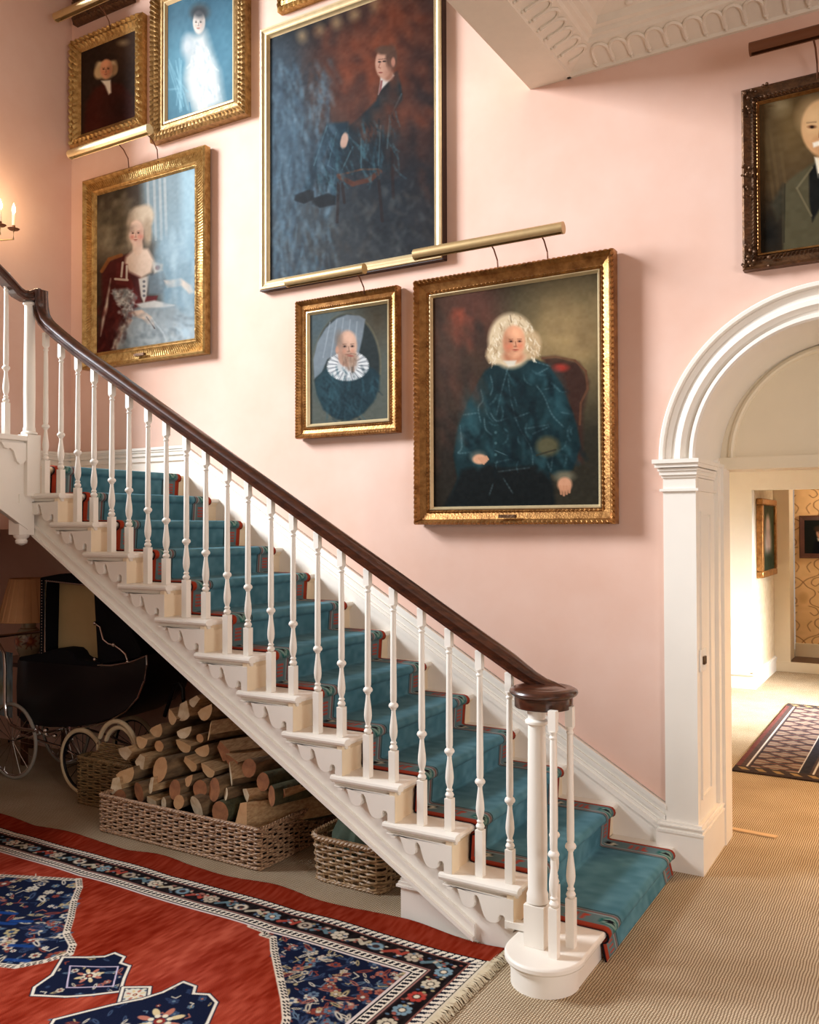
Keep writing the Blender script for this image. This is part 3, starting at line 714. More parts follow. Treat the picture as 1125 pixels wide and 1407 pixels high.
p.strokes([(690, 60), (960, 20), (960, 380), (700, 340)], 60, [(150, 124, 84), (120, 98, 66)], 60, 120, 80, 24, .12, 47, .3)
for y in (800, 860, 925): p.ell(435, y, 8, 8, (60, 90, 94), .4)
p.ell(718, 880, 60, 55, (84, 80, 56), .3).line([(660, 930), (760, 900)], 5, (50, 48, 36), .8)
# wig and face
p.ell(520, 285, 128, 155, (214, 190, 154), .10).ell(435, 360, 55, 58, (206, 182, 146), .2).ell(632, 310, 52, 80, (196, 166, 126), .2)
wigp = [(520, 130), (590, 150), (640, 220), (670, 320), (665, 380), (620, 390), (600, 300), (590, 220), (540, 190), (480, 200), (455, 280), (462, 380), (430, 410), (390, 400), (388, 330), (405, 230), (450, 160)]
p.strokes(wigp, 150, [(240, 224, 196), (170, 142, 106), (222, 200, 166)], 78, 60, 26, 3.0, .5, 41, 1.2)
p.line([(515, 140), (522, 180)], 4, (120, 96, 70), .6)
p.ell(535, 375, 60, 36, (196, 132, 98), .3); p.face(536, 290, 62, 92, (222, 162, 124), (116, 66, 46), .12)
p.ell(505, 320, 18, 20, (210, 116, 86), .8, alpha=.6).ell(570, 315, 16, 20, (210, 116, 86), .8, alpha=.5)
p.poly([(478, 398), (550, 396), (540, 424), (508, 430)], (216, 206, 186), 6)
for (cx, cy, r) in ((345, 950, 0), (812, 1100, 1)):
    if r == 0:
        p.ell(335, 935, 42, 30, (92, 96, 88), .5); p.ell(345, 950, 42, 28, (214, 160, 126), .2)
        for q in range(4): p.line([(340 + q * 14, 945 - q * 3), (368 + q * 8, 975 - q * 8)], 6, (206, 150, 116), .9)
    else:
        p.ell(805, 1050, 50, 30, (110, 104, 84), .5); p.ell(808, 1095, 38, 40, (206, 150, 116), .2)
        for q in range(4): p.line([(786 + q * 16, 1105), (790 + q * 14, 1155 - abs(q - 1) * 8)], 6.5, (196, 138, 104), .9)
p.noise(60, 80, 8, 2); p.C *= .92
PW = [(0, .012), (0, .075), (.010, .088), (.020, .078), (.030, .062), (.052, .052), (.066, .046), (.072, .050), (.080, .040), (.088, .026), (.098, .024)]
picture('gilt-framed portrait of a seated man in a big white wig and dark teal coat', -2.582, -1.405, 1.695, 3.095, .098, PW, M_GOLD3, p, (.014, M_PALEG), bumps=(1, 2, 7), amp=.013, pitch=.028, plate=True)

# --- small bust with ruff inside an oval
p = Paint(((105, 215), (810, 120), (822, 1205), (118, 1255)), 180, 260, (84, 88, 80))
p.ell(180, 320, 160, 160, (70, 84, 88), .8).ell(720, 300, 120, 220, (74, 66, 50), .8)
p.ell(450, 715, 302, 500, (104, 98, 78), .03).ell(446, 715, 292, 490, (34, 42, 42), .03)
p.poly([(160, 820), (150, 640), (185, 480), (260, 350), (360, 260), (450, 228), (560, 240), (612, 275), (590, 440), (556, 610), (400, 560), (280, 640), (230, 760)], (128, 138, 146), 8, .9)
for q in range(5): p.line([(300 + q * 60, 260 + abs(q - 2) * 18), (240 + q * 70, 620)], 7, (156, 166, 174), .45)
p.poly([(165, 840), (260, 730), (360, 690), (600, 690), (700, 740), (742, 800), (736, 920), (690, 1040), (610, 1140), (480, 1210), (360, 1190), (250, 1110), (185, 960)], (24, 48, 56), 12)
p.ell(300, 900, 90, 120, (38, 74, 84), .9, alpha=.7)
p.ell(462, 705, 184, 138, (196, 198, 198), .06)
for q in range(38):
    a = q / 38 * 2 * PI; p.line([(462 + 100 * math.cos(a), 700 + 70 * math.sin(a)), (462 + 182 * math.cos(a), 705 + 136 * math.sin(a))], 4.5, (236, 236, 234) if q % 2 else (128, 132, 138), .8)
p.ell(455, 620, 78, 90, (190, 148, 126), .1).face(455, 525, 88, 150, (204, 162, 138), (112, 80, 66), .14)
p.ell(380, 450, 30, 70, (120, 104, 92), .6, alpha=.7).ell(366, 555, 14, 34, (190, 140, 116), .4)
p.poly([(420, 600), (535, 594), (545, 650), (512, 742), (475, 710), (425, 650)], (152, 116, 94), 34, .75)
p.strokes([(420, 600), (540, 594), (545, 660), (512, 745), (470, 715), (415, 650)], 60, [(120, 92, 76), (176, 150, 130), (140, 108, 88)], 85, 40, 44, 7, .25, 45); p.line([(440, 598), (490, 588), (535, 598)], 6, (120, 92, 76), .4); p.ell(490, 612, 24, 6, (150, 72, 62), .5)
p.strokes([(175, 850), (360, 700), (600, 700), (735, 800), (690, 1040), (480, 1200), (250, 1110)], 80, [(14, 34, 42), (44, 78, 88)], 80, 80, 110, 9, .3, 46, .5)
p.noise(30, 50, 8, 7); p.C *= .86
PS = [(0, .01), (0, .055), (.008, .064), (.018, .056), (.030, .040), (.050, .036), (.058, .040), (.064, .034), (.080, .020)]
picture('small gilt-framed bust of a bearded man in a white ruff within a painted oval', -3.452, -2.703, 2.235, 3.095, .086, PS, M_GOLD3, p, (.016, M_PALEG), bumps=(1, 2, 6), amp=.011, pitch=.020)

# --- large full-length seated man
p = Paint(((100, 160), (888, -105), (888, 1190), (103, 1345)), 300, 480, (40, 36, 38))
p.ell(160, 800, 260, 560, (72, 98, 116), .8, alpha=.9).ell(150, 560, 130, 300, (66, 88, 104), .9, alpha=.7).ell(420, 1150, 420, 200, (66, 70, 72), .8, alpha=.7)
p.ell(700, 800, 200, 400, (24, 34, 44), .8, alpha=.8).ell(450, 300, 160, 320, (48, 34, 30), .8, alpha=.8)
p.ell(620, 300, 210, 300, (142, 66, 34), .9, alpha=.9).ell(760, 160, 130, 150, (150, 70, 36), .9, alpha=.6).ell(840, 500, 70, 400, (34, 22, 22), .8, alpha=.7)
p.ell(240, 60, 260, 90, (20, 24, 28), .8, alpha=.8)
for (x, y) in ((270, 148), (357, 120), (442, 84), (528, 50), (628, 15)): p.ell(x, y, 22, 26, (196, 160, 112), 1.0, alpha=.7)
for q in range(70):
    x = 110 + rng.random() * 330; y = 480 + rng.random() * 800; ln = 40 + rng.random() * 90
    p.line([(x, y), (x + rng.random() * 30 - 15, y + ln)], 6, (112, 148, 168) if q % 3 else (40, 54, 66), .22)
dk = (20, 38, 46)
p.poly([(395, 575), (500, 570), (520, 640), (500, 720), (452, 800), (436, 950), (372, 950), (384, 770), (400, 700), (350, 800), (318, 905), (276, 900), (318, 760), (370, 640)], (24, 48, 62), 9)
p.poly([(230, 925), (310, 900), (330, 945), (280, 965), (236, 955)], (12, 18, 26), 5).poly([(318, 945), (400, 915), (436, 930), (436, 970), (360, 985), (318, 970)], (12, 18, 26), 5)
p.poly([(655, 385), (700, 340), (728, 330), (744, 400), (750, 470), (700, 540), (640, 585), (560, 640), (505, 640), (490, 600), (560, 540), (630, 470)], dk, 6)
p.poly([(500, 600), (660, 560), (715, 500), (735, 640), (700, 800), (640, 820), (450, 825), (470, 720)], (18, 34, 44), 12, .85)
for L_ in ([(745, 440), (690, 560), (680, 700)], [(650, 590), (640, 780)], [(560, 650), (560, 790)], [(520, 690), (470, 800)], [(395, 590), (330, 780)], [(440, 620), (400, 780), (430, 800)]): p.line(L_, 4, (86, 124, 134), .5)
p.line([(452, 832), (520, 870), (600, 850), (645, 812)], 12, (92, 48, 32), .9).line([(460, 826), (560, 800), (640, 800)], 5, (110, 66, 44), .7)
for L_ in ([(452, 860), (445, 1055)], [(470, 870), (480, 960)], [(640, 840), (658, 1050)], [(700, 700), (708, 940)]): p.line(L_, 7, (34, 20, 20), .85)
p.ell(480, 660, 18, 40, (206, 166, 146), .2, rot=12)
p.strokes([(110, 250), (420, 250), (440, 1300), (110, 1330)], 380, [(96, 130, 150), (30, 42, 54), (70, 96, 116), (132, 160, 176)], 85, 50, 90, 9, .18, 51, .6)
p.strokes([(300, 100), (860, -60), (860, 900), (500, 560)], 200, [(90, 44, 28), (30, 20, 22), (150, 72, 40)], 70, 90, 90, 20, .12, 52, .4)
p.strokes([(430, 580), (720, 520), (740, 800), (450, 830), (320, 900)], 110, [(70, 112, 124), (12, 24, 32), (40, 74, 88)], 75, 50, 80, 5, .3, 53, .6)
p.strokes([(300, 900), (860, 850), (860, 1200), (300, 1280)], 160, [(84, 88, 88), (30, 32, 36), (70, 64, 60)], 80, 90, 60, 9, .2, 54, .6)
p.ell(480, 660, 16, 36, (206, 166, 146), .2, rot=12)
p.poly([(300, 900), (330, 905), (330, 945), (280, 965), (230, 950), (240, 925)], (10, 14, 20), 5, .8).poly([(318, 945), (400, 915), (436, 930), (436, 970), (360, 985)], (10, 14, 20), 5, .8)
p.poly([(650, 355), (700, 335), (712, 350), (668, 400), (650, 420), (640, 440), (648, 385)], (222, 210, 200), 4).poly([(652, 372), (660, 372), (655, 412), (642, 436)], (150, 84, 82), 3)
p.ell(683, 345, 26, 30, (182, 128, 104), .3).ell(664, 290, 38, 72, (212, 158, 132), .10).ell(700, 262, 26, 60, (92, 62, 48), .25).ell(668, 226, 38, 22, (98, 68, 52), .3).ell(708, 285, 9, 22, (196, 132, 108), .3)
p.ell(646, 282, 7, 4, (40, 26, 24), .5).ell(668, 280, 8, 4, (40, 26, 24), .5).line([(640, 270), (676, 268)], 2, (90, 56, 44), .7).line([(648, 290), (642, 308), (650, 312)], 2.5, (160, 100, 80), .8).ell(650, 334, 10, 3.5, (150, 74, 64), .4).ell(690, 320, 18, 34, (150, 96, 76), .8, alpha=.5)
p.noise(50, 90, 12, 9); p.noise(14, 40, 10, 19); p.C *= .74
PB = [(0, .0), (0, .050), (.004, .056), (.016, .058), (.024, .050), (.036, .046), (.048, .050), (.054, .036), (.062, .026), (.066, .024)]
o = picture('very large thin-framed portrait of a dark-suited man sitting sideways on a chair', -3.742, -2.408, 3.21, 4.90, .066, PB, M_PALEG, p, None, bumps=(), cz=.2)
m = MB().box(-3.748, -2.402, YW - .048, YW - .002, 3.203, 3.2095).box(-2.4075, -2.401, YW - .048, YW - .002, 3.203, 4.9)
m.build('outer_edge', M_FRBACK, o, smooth=False)

# --- lady in a crimson robe
p = Paint(((268, 160), (893, 0), (890, 1165), (258, 1240)), 210, 330, (64, 50, 38))
p.ell(370, 330, 190, 160, (120, 110, 88), .9, alpha=.8).ell(380, 480, 150, 110, (150, 140, 116), .9, alpha=.7).ell(330, 180, 160, 70, (58, 48, 38), .8)
p.poly([(560, 60), (900, -20), (900, 1170), (700, 1100), (650, 500), (580, 400)], (132, 152, 160), 30).poly([(800, 20), (900, 0), (900, 700), (810, 600)], (160, 190, 202), 26, .9)
for x in (600, 640, 675, 705): p.line([(x, 70), (x + 10, 480)], 8, (206, 204, 198), .5)
p.ell(760, 640, 120, 240, (140, 170, 184), .9, alpha=.7)
p.poly([(300, 700), (340, 620), (420, 580), (520, 560), (560, 700), (560, 900), (420, 1100), (370, 1240), (262, 1240), (300, 980)], (74, 24, 22), 12)
p.line([(300, 680), (350, 600), (430, 575)], 12, (150, 92, 48), .8)
p.poly([(400, 1100), (480, 950), (620, 900), (760, 930), (860, 1020), (890, 1100), (890, 1180), (380, 1235)], (140, 152, 156), 18)
p.ell(620, 1100, 160, 90, (176, 186, 188), .8, alpha=.7).ell(820, 1120, 80, 90, (184, 206, 218), .8, alpha=.8)
p.line([(620, 1010), (690, 1110), (710, 1165)], 6, (206, 216, 220), .7)
p.poly([(360, 730), (345, 900), (290, 1120), (300, 1010), (335, 850)], (214, 200, 180), 8).poly([(470, 1000), (400, 1090), (360, 1210), (400, 1210), (440, 1100), (500, 1020)], (210, 196, 178), 10)
p.poly([(470, 690), (560, 900), (520, 930), (470, 860)], (96, 28, 26), 8).poly([(570, 860), (660, 860), (650, 895), (575, 900)], (96, 26, 26), 6)
p.poly([(540, 740), (610, 720), (590, 860), (575, 910), (555, 860)], (210, 204, 194), 6)
for q in range(4): p.ell(575, 760 + q * 32, 9, 9, (110, 110, 116), .4)
p.poly([(460, 590), (520, 530), (600, 540), (640, 620), (620, 700), (560, 735), (480, 690), (450, 640)], (232, 206, 184), 12)
p.poly([(400, 620), (470, 640), (470, 790), (390, 770), (395, 690)], (92, 30, 28), 8); p.line([(440, 625), (430, 720)], 7, (222, 212, 196), .9); p.line([(466, 650), (464, 740)], 7, (222, 212, 196), .9); p.line([(390, 735), (470, 745)], 8, (214, 200, 180), .9)
p.poly([(620, 620), (690, 650), (690, 690), (640, 710)], (214, 198, 180), 8).ell(660, 670, 14, 16, (120, 60, 56), .4)
p.poly([(600, 720), (690, 700), (720, 780), (690, 850), (600, 850)], (110, 124, 132), 12).poly([(700, 760), (800, 750), (860, 800), (876, 850), (850, 860), (800, 800), (720, 810)], (226, 206, 188), 8)
p.poly([(370, 810), (470, 800), (530, 860), (500, 920), (460, 990), (430, 980), (440, 920), (380, 870)], (176, 180, 178), 10)
for q in range(10): p.ell(400 + rng.random() * 100, 830 + rng.random() * 140, 12, 12, (206, 208, 204), .6, alpha=.7)
p.poly([(480, 960), (560, 950), (620, 1000), (640, 1060), (600, 1050), (560, 1010), (490, 990)], (226, 196, 172), 7).poly([(520, 910), (640, 890), (760, 930), (700, 940), (560, 940)], (206, 204, 198), 8)
p.line([(590, 1000), (640, 1080)], 4, (60, 34, 30), .8)
p.ell(555, 330, 80, 85, (206, 186, 160), .15).ell(590, 300, 45, 60, (216, 196, 170), .3).ell(490, 410, 25, 110, (180, 158, 132), .4).ell(600, 420, 25, 90, (180, 158, 132), .4)
p.ell(535, 520, 34, 60, (228, 196, 172), .2); p.face(528, 430, 46, 88, (236, 198, 174), (150, 100, 84), -.1)
p.ell(500, 455, 14, 14, (220, 130, 112), .8, alpha=.6).ell(556, 455, 14, 14, (220, 130, 112), .8, alpha=.6)
p.strokes([(270, 180), (440, 150), (440, 500), (300, 620)], 60, [(90, 82, 66), (150, 140, 118), (50, 44, 36)], -50, 80, 80, 18, .18, 61, .6)
p.strokes([(400, 1100), (480, 950), (760, 930), (890, 1100), (880, 1180), (380, 1235)], 120, [(190, 198, 198), (104, 116, 122), (150, 160, 164)], 60, 120, 80, 10, .22, 62, .8)
p.strokes([(280, 780), (520, 700), (560, 900), (380, 1200), (265, 1230)], 60, [(50, 14, 14), (112, 40, 34)], 100, 60, 70, 9, .25, 63, .5)
p.strokes([(370, 810), (470, 800), (530, 860), (470, 990), (430, 980)], 60, [(222, 220, 214), (120, 124, 126)], 60, 160, 26, 5, .35, 64, 2.0)
p.strokes([(620, 500), (890, 300), (890, 900), (700, 860)], 90, [(120, 150, 166), (176, 200, 210)], 88, 20, 110, 14, .16, 65, .3)
p.noise(40, 60, 10, 13); p.C *= .84
PL = [(0, .01), (0, .062), (.012, .070), (.022, .060), (.030, .044), (.055, .040), (.085, .044), (.092, .052), (.102, .044), (.118, .024)]
picture('gilt-framed portrait of a powdered lady in a crimson robe and silver gown', -5.44, -4.212, 2.85, 4.255, .118, PL, M_GOLD2, p, (.012, M_GOLD2), bumps=(4, 5, 6), amp=.008, pitch=.022, plate=True)

# --- man in brown
p = Paint(((168, 235), (432, 135), (437, 615), (175, 695)), 110, 150, (44, 30, 22))
p.ell(380, 220, 70, 90, (70, 50, 36), .9, alpha=.8).ell(375, 200, 20, 14, (150, 130, 100), 1)
p.poly([(190, 690), (200, 520), (240, 440), (300, 410), (370, 430), (420, 500), (437, 620)], (62, 24, 16), 12).ell(360, 560, 60, 90, (34, 18, 14), .8, alpha=.7)
p.ell(295, 330, 52, 60, (196, 172, 132), .2).ell(258, 355, 22, 34, (190, 160, 116), .3).ell(335, 345, 16, 30, (150, 118, 84), .3).ell(295, 275, 52, 22, (44, 30, 22), .3)
p.face(296, 338, 30, 55, (206, 146, 108), (96, 56, 38), -.05)
p.poly([(272, 400), (318, 400), (322, 470), (310, 480), (292, 430)], (222, 210, 190), 5); p.noise(20, 30, 8, 4)
PM = [(0, .0), (0, .045), (.014, .062), (.030, .050), (.050, .056), (.070, .040), (.086, .030), (.10, .022)]
picture('carved gilt frame with a dark portrait of a fair-wigged man in brown', -5.60, -4.83, 4.535, 5.35, .098, PM, M_GOLD2, p, None, bumps=(2, 4), amp=.022, pitch=.05)
# --- pale figure on blue
p = Paint(((590, 75), (897, -30), (897, 468), (595, 565)), 140, 220, (58, 104, 124))
p.ell(640, 130, 120, 90, (44, 74, 92), .8, alpha=.8).ell(850, 60, 90, 80, (48, 84, 104), .9, alpha=.7).ell(660, 330, 90, 200, (120, 176, 196), .9, alpha=.7).ell(860, 300, 60, 200, (96, 150, 172), .9, alpha=.6)
p.poly([(700, 210), (770, 190), (800, 280), (830, 350), (850, 480), (740, 520), (720, 430), (690, 380), (700, 290)], (214, 216, 212), 24).ell(690, 250, 26, 44, (206, 212, 214), .6).ell(750, 400, 60, 110, (232, 230, 224), .5)
p.ell(745, 110, 40, 34, (70, 66, 62), .5, alpha=.8).face(742, 150, 28, 48, (230, 216, 204), (120, 110, 104), -.1)
for q in range(16): p.line([(600 + rng.random() * 90, 300 + rng.random() * 160), (640 + rng.random() * 60, 420 + rng.random() * 120)], 4, (150, 200, 216), .35)
p.line([(700, 480), (710, 530), (730, 525)], 3, (60, 120, 150), .6); p.strokes([(700, 210), (780, 200), (850, 480), (740, 520)], 60, [(180, 196, 204), (240, 240, 236)], 80, 60, 40, 4, .35, 71, .8); p.ell(742, 112, 30, 22, (40, 44, 50), .5, alpha=.8); p.noise(20, 30, 10, 4); p.C *= .80
PU = [(0, .0), (0, .060), (.016, .072), (.036, .060), (.052, .064), (.066, .046), (.080, .040), (.100, .046), (.116, .034), (.134, .024)]
picture('wide ornate gilt frame holding a pale figure washed in white on a blue ground', -4.735, -3.861, 4.385, 5.47, .134, PU, M_GOLD, p, (.02, M_PALEG), bumps=(2, 4), amp=.018, pitch=.036)
# --- old man, right
p = Paint(((272, 492), (1140, 311), (1140, 1076), (278, 1228)), 220, 220, (58, 44, 28))
p.ell(430, 600, 160, 200, (112, 90, 54), .9, alpha=.8).ell(380, 500, 40, 40, (196, 180, 140), 1, alpha=.6).ell(330, 800, 60, 300, (74, 58, 36), .9, alpha=.7).ell(330, 1120, 90, 120, (22, 20, 16), .8).ell(900, 520, 160, 200, (84, 66, 40), .9, alpha=.7)
for x in (330, 360, 400): p.line([(x - 20, 640), (x + 30, 1000)], 8, (92, 74, 46), .4)
p.poly([(400, 1210), (400, 900), (430, 860), (560, 770), (720, 770), (860, 860), (900, 1190)], (76, 70, 50), 8); p.poly([(400, 880), (340, 980), (370, 1060), (405, 1010)], (52, 48, 36), 12)
p.poly([(530, 820), (562, 780), (640, 790), (600, 960), (545, 1060), (530, 960)], (20, 20, 18), 6).poly([(556, 750), (640, 750), (620, 830), (575, 850)], (226, 214, 190), 5).line([(545, 800), (470, 900), (540, 1030)], 5, (112, 102, 76), .7).line([(410, 880), (405, 1160)], 4, (40, 36, 26), .7)
p.poly([(575, 830), (620, 820), (610, 960), (575, 900)], (18, 18, 18), 5)
p.ell(600, 610, 108, 136, (196, 150, 104), .06).ell(590, 560, 96, 90, (222, 184, 134), .5, alpha=.8).ell(620, 700, 70, 60, (190, 140, 96), .3)
for ex in (545, 618): p.ell(ex, 605, 20, 8, (112, 72, 46), .5).ell(ex, 606, 8, 6, (30, 20, 16), .5).line([(ex - 24, 586), (ex + 20, 582)], 4, (160, 128, 92), .8)
p.line([(586, 600), (580, 655), (600, 660)], 4, (140, 90, 58), .7).poly([(548, 682), (590, 668), (640, 682), (645, 704), (596, 690), (552, 704)], (232, 222, 202), 5)
p.noise(30, 36, 8, 4)
PR = [(0, .0), (0, .050), (.010, .058), (.026, .046), (.040, .040), (.052, .048), (.060, .038), (.068, .026), (.075, .022)]
picture('dark bronze-framed portrait of a bald old man with a white moustache, above the arch', -.787, .10, 2.893, 3.752, .075, PR, M_BRONZE, p, (.010, M_GOLD3), bumps=(5,), amp=.012, pitch=.020, corners=True)
# --- two frames cut by the top of the view
p = Paint(((0, 0), (10, 0), (10, 10), (0, 10)), 20, 20, (60, 44, 32)); p.ell(5, 5, 3, 4, (40, 28, 22), .5)
picture('dark gilt frame at the very top left, above the portrait of the man in brown', -5.573, -4.945, 5.475, 6.2, .10, PM, M_BRONZE, p, None, bumps=(2,), amp=.014, pitch=.04)
p = Paint(((0, 0), (10, 0), (10, 10), (0, 10)), 20, 20, (60, 44, 32)); p.ell(5, 5, 3, 4, (70, 50, 40), .5)
picture('bright gilt frame corner directly above the very large seated portrait', -3.604, -2.95, 4.978, 5.7, .09, PM, M_GOLD2, p, None, bumps=(2,), amp=.014, pitch=.04)

# --- picture lights
def picture_light(label, x0, x1, z, arms, ztop, mt, r=.030, y=4.22, ya=YW - .06, dz=0.0):
    o = thing('picture_light', label, 'picture light', ((x0 + x1) / 2, y, z), 'picture lights over the portraits' if False else None)
    m = MB(); n = 18
    # long open-bottomed reflector tube
    prof = [(math.cos(a), math.sin(a)) for a in [(-.30 * PI) + 1.6 * PI * i / n for i in range(n + 1)]]
    prof += [(px * .86, pz * .86) for px, pz in prof[::-1]]
    m.tube([(x0, y, z - dz), (x1, y, z + dz)], r, prof=prof)
    for x in (x0, x1):
        m.tube([(x - .004, y, z - dz if x == x0 else z + dz), (x + .004, y, z - dz if x == x0 else z + dz)], r * 1.0, n=18)
    m.build('shade', mt, o, angle=40)
    for ax in arms:
        MB().tube([(ax, y + .01, z + r * .2), (ax, y + .05, z + r * .9), (ax, y + .09, z + r * .8), (ax + .004, y + .135, z - .0), (ax + .006, ya - .01, z - .05), (ax + .006, ya, ztop - .02)], .0042, 8).build('arm', M_BROWNB, o)
picture_light('long brass picture light over the white-wigged portrait', -2.47, -1.61, 3.185, (-2.06, -1.77), 3.09, M_LAMPB, .031)
picture_light('short brass picture light over the small ruff portrait', -3.364, -2.81, 3.160, (-2.935,), 3.09, M_LAMPB, .030)
picture_light('cream picture light over the lady in crimson, crossing below the two upper portraits', -5.34, -4.543, 4.366, (-4.95, -4.66), 4.25, M_PALEG, .034)
picture_light('brass picture light at the top left corner, in front of the highest dark frame', -5.50, -4.90, 5.41, (-5.15,), 5.33, M_LAMPB, .034)
picture_light('brown bronze picture light above the bald old man, near the cornice', -.71, -.02, 3.838, (-.46, -.25), 3.74, M_BROWNB, .030)

# ================================================================== UNDER THE STAIR
# --- wicker baskets
def wick_path(x0, x1, y0, y1, rc, ds=.0105):
    pts = []; cs = ((x1 - rc, y0 + rc, -PI / 2), (x1 - rc, y1 - rc, 0), (x0 + rc, y1 - rc, PI / 2), (x0 + rc, y0 + rc, PI))
    for i, (cx, cy, a0) in enumerate(cs):
        n = max(3, int(rc * PI / 2 / ds))
        for k in range(n + 1):
            a = a0 + PI / 2 * k / n; pts.append((cx + rc * math.cos(a), cy + rc * math.sin(a), math.cos(a), math.sin(a)))
        nx_, ny_, na = cs[(i + 1) % 4]; ex = (nx_ + rc * math.cos(na), ny_ + rc * math.sin(na)); sx = pts[-1]
        ln = math.hypot(ex[0] - sx[0], ex[1] - sx[1]); m_ = int(ln / ds)
        for k in range(1, m_): pts.append((sx[0] + (ex[0] - sx[0]) * k / m_, sx[1] + (ex[1] - sx[1]) * k / m_, math.cos(na), math.sin(na)))
    return pts
def basket(name, label, x0, x1, y0, y1, h, rows, mt, rc=.03, flare=.0, sr=.0062, stake=.042, bow=None, rimr=.011):
    o = thing(name, label, 'basket', ((x0 + x1) / 2, (y0 + y1) / 2, 0))
    base = wick_path(x0, x1, y0, y1, rc); N = len(base)
    # arc length
    s = [0.0]
    for i in range(1, N): s.append(s[-1] + math.hypot(base[i][0] - base[i - 1][0], base[i][1] - base[i - 1][1]))
    tot = s[-1] + .01; ns = int(tot / stake); ns += ns % 2; st = tot / ns
    cx, cy = (x0 + x1) / 2, (y0 + y1) / 2
    def pos(i, z, off):
        x, y, nx_, ny_ = base[i]; f = flare * z / h
        return (x + nx_ * (off + f), y + ny_ * (off + f), z)
    m = MB(); hh = lambda i: h if not bow else h * bow(base[i][0], base[i][1])
    for r in range(rows):
        path = []
        for i in range(N):
            z = .010 + (hh(i) - .022) * (r + .5) / rows + .003 * math.sin(s[i] * 9 + r * 2.1)
            path.append(pos(i, z, .0062 * math.cos(PI * s[i] / st + PI * r)))
        m.tube(path, sr * (1 + .12 * math.sin(r * 3.7)), 5, closed=True)
    m.build('woven_side', mt, o, angle=60)
    m = MB()
    for k in range(ns):
        i = min(range(N), key=lambda q: abs(s[q] - (k + .5) * st))
        m.tube([pos(i, .004, 0), pos(i, hh(i) * .5, 0), pos(i, hh(i) - .01, 0)], .0042, 5)
    m.box(x0 + .006, x1 - .006, y0 + .006, y1 - .006, .003, .012)
    m.build('stakes_and_base', mt, o, angle=60)
    for nm, zf, rr2 in (('rim', lambda i: hh(i) - .004, rimr), ('foot_band', lambda i: .010, .008)):
        m = MB()
        for ph in range(3):
            path = [(lambda q: (q[0], q[1], q[2] + rr2 * .55 * math.sin(s[i] * 95 + ph * 2.09)))(pos(i, zf(i), .002 + rr2 * .55 * math.cos(s[i] * 95 + ph * 2.09))) for i in range(N)]
            m.tube(path, rr2 * .62, 5, closed=True)
        m.build(nm, mt, o, angle=60)
    return o
b1 = basket('log_basket', 'long low brown wicker basket heaped with split firewood under the stair', -4.02, -2.872, 3.385, 3.93, .205, 16, M_WICKD, rc=.015, sr=.0055)
b2 = basket('wicker_basket', 'small square wicker basket with a thick wrapped rim, right of the firewood', -2.585, -2.205, 3.44, 3.86, .215, 11, M_WICK, rc=.05, flare=.018, rimr=.014)
b3 = basket('hooped_basket', 'olive wicker basket with hooped handles, left behind the firewood', -4.545, -4.06, 3.655, 3.762, .285, 24, M_WICKO, rc=.02, sr=.0052, stake=.06)
for i, (cx, r, y) in enumerate(((-4.235, .165, 3.69), (-4.235, .13, 3.71))):
    MB().tube([(cx - r * math.cos(PI * q / 16), y + .01 * q / 16, .335 + r * 1.15 * math.sin(PI * q / 16)) for q in range(17)], .014, 8).build('handle', M_TYRE, b3)
m = MB()
# curved raised front of the hooped basket
pts = [(-4.545, .27), (-4.44, .30), (-4.37, .345), (-4.33, .40), (-4.14, .40), (-4.09, .34), (-4.06, .28)]
for r in range(10):
    z0 = .28 + r * .0125
    xs = [x for x in np.linspace(-4.53, -4.07, 40) if np.interp(x, [q[0] for q in pts], [q[1] for q in pts]) > z0]
    if len(xs) > 3: m.tube([(x, 3.66 + .004 * math.cos(x * 60 + PI * r), z0) for x in xs], .0056, 5)
m.build('raised_side', M_WICKO, b3)
MB().box(-3.99, -2.90, 3.415, 3.90, .02, .05).build('lining', M_DARK, b1, smooth=False)
# green cloth bundle in the small basket
m = MB(); rr = random.Random(8); n = 18
prof = [(.175, .10), (.18, .16), (.165, .22), (.135, .275), (.10, .315), (.055, .345), (.001, .352)]
v = []; f = []
for j, (r, z) in enumerate(prof):
    for i in range(36):
        a = 2 * PI * i / 36; q = 1 + .10 * math.sin(5 * a + j * .5) + .05 * math.sin(11 * a - j)
        v.append((-2.40 + r * q * math.cos(a) * .98, 3.645 + r * q * math.sin(a) * 1.0, z + .012 * math.sin(4 * a + j)))
for j in range(len(prof) - 1):
    for i in range(36): f.append((j * 36 + i, j * 36 + (i + 1) % 36, (j + 1) * 36 + (i + 1) % 36, (j + 1) * 36 + i))
m.add(v, f)
tag(m.build('cloth_bundle', mat('dark_green_cloth', (52, 66, 48), .85, c2=(80, 92, 74), vscale=10), None, loc=(-2.40, 3.645, .1)), 'dark green cloth bundled up inside the small square basket', 'cloth')

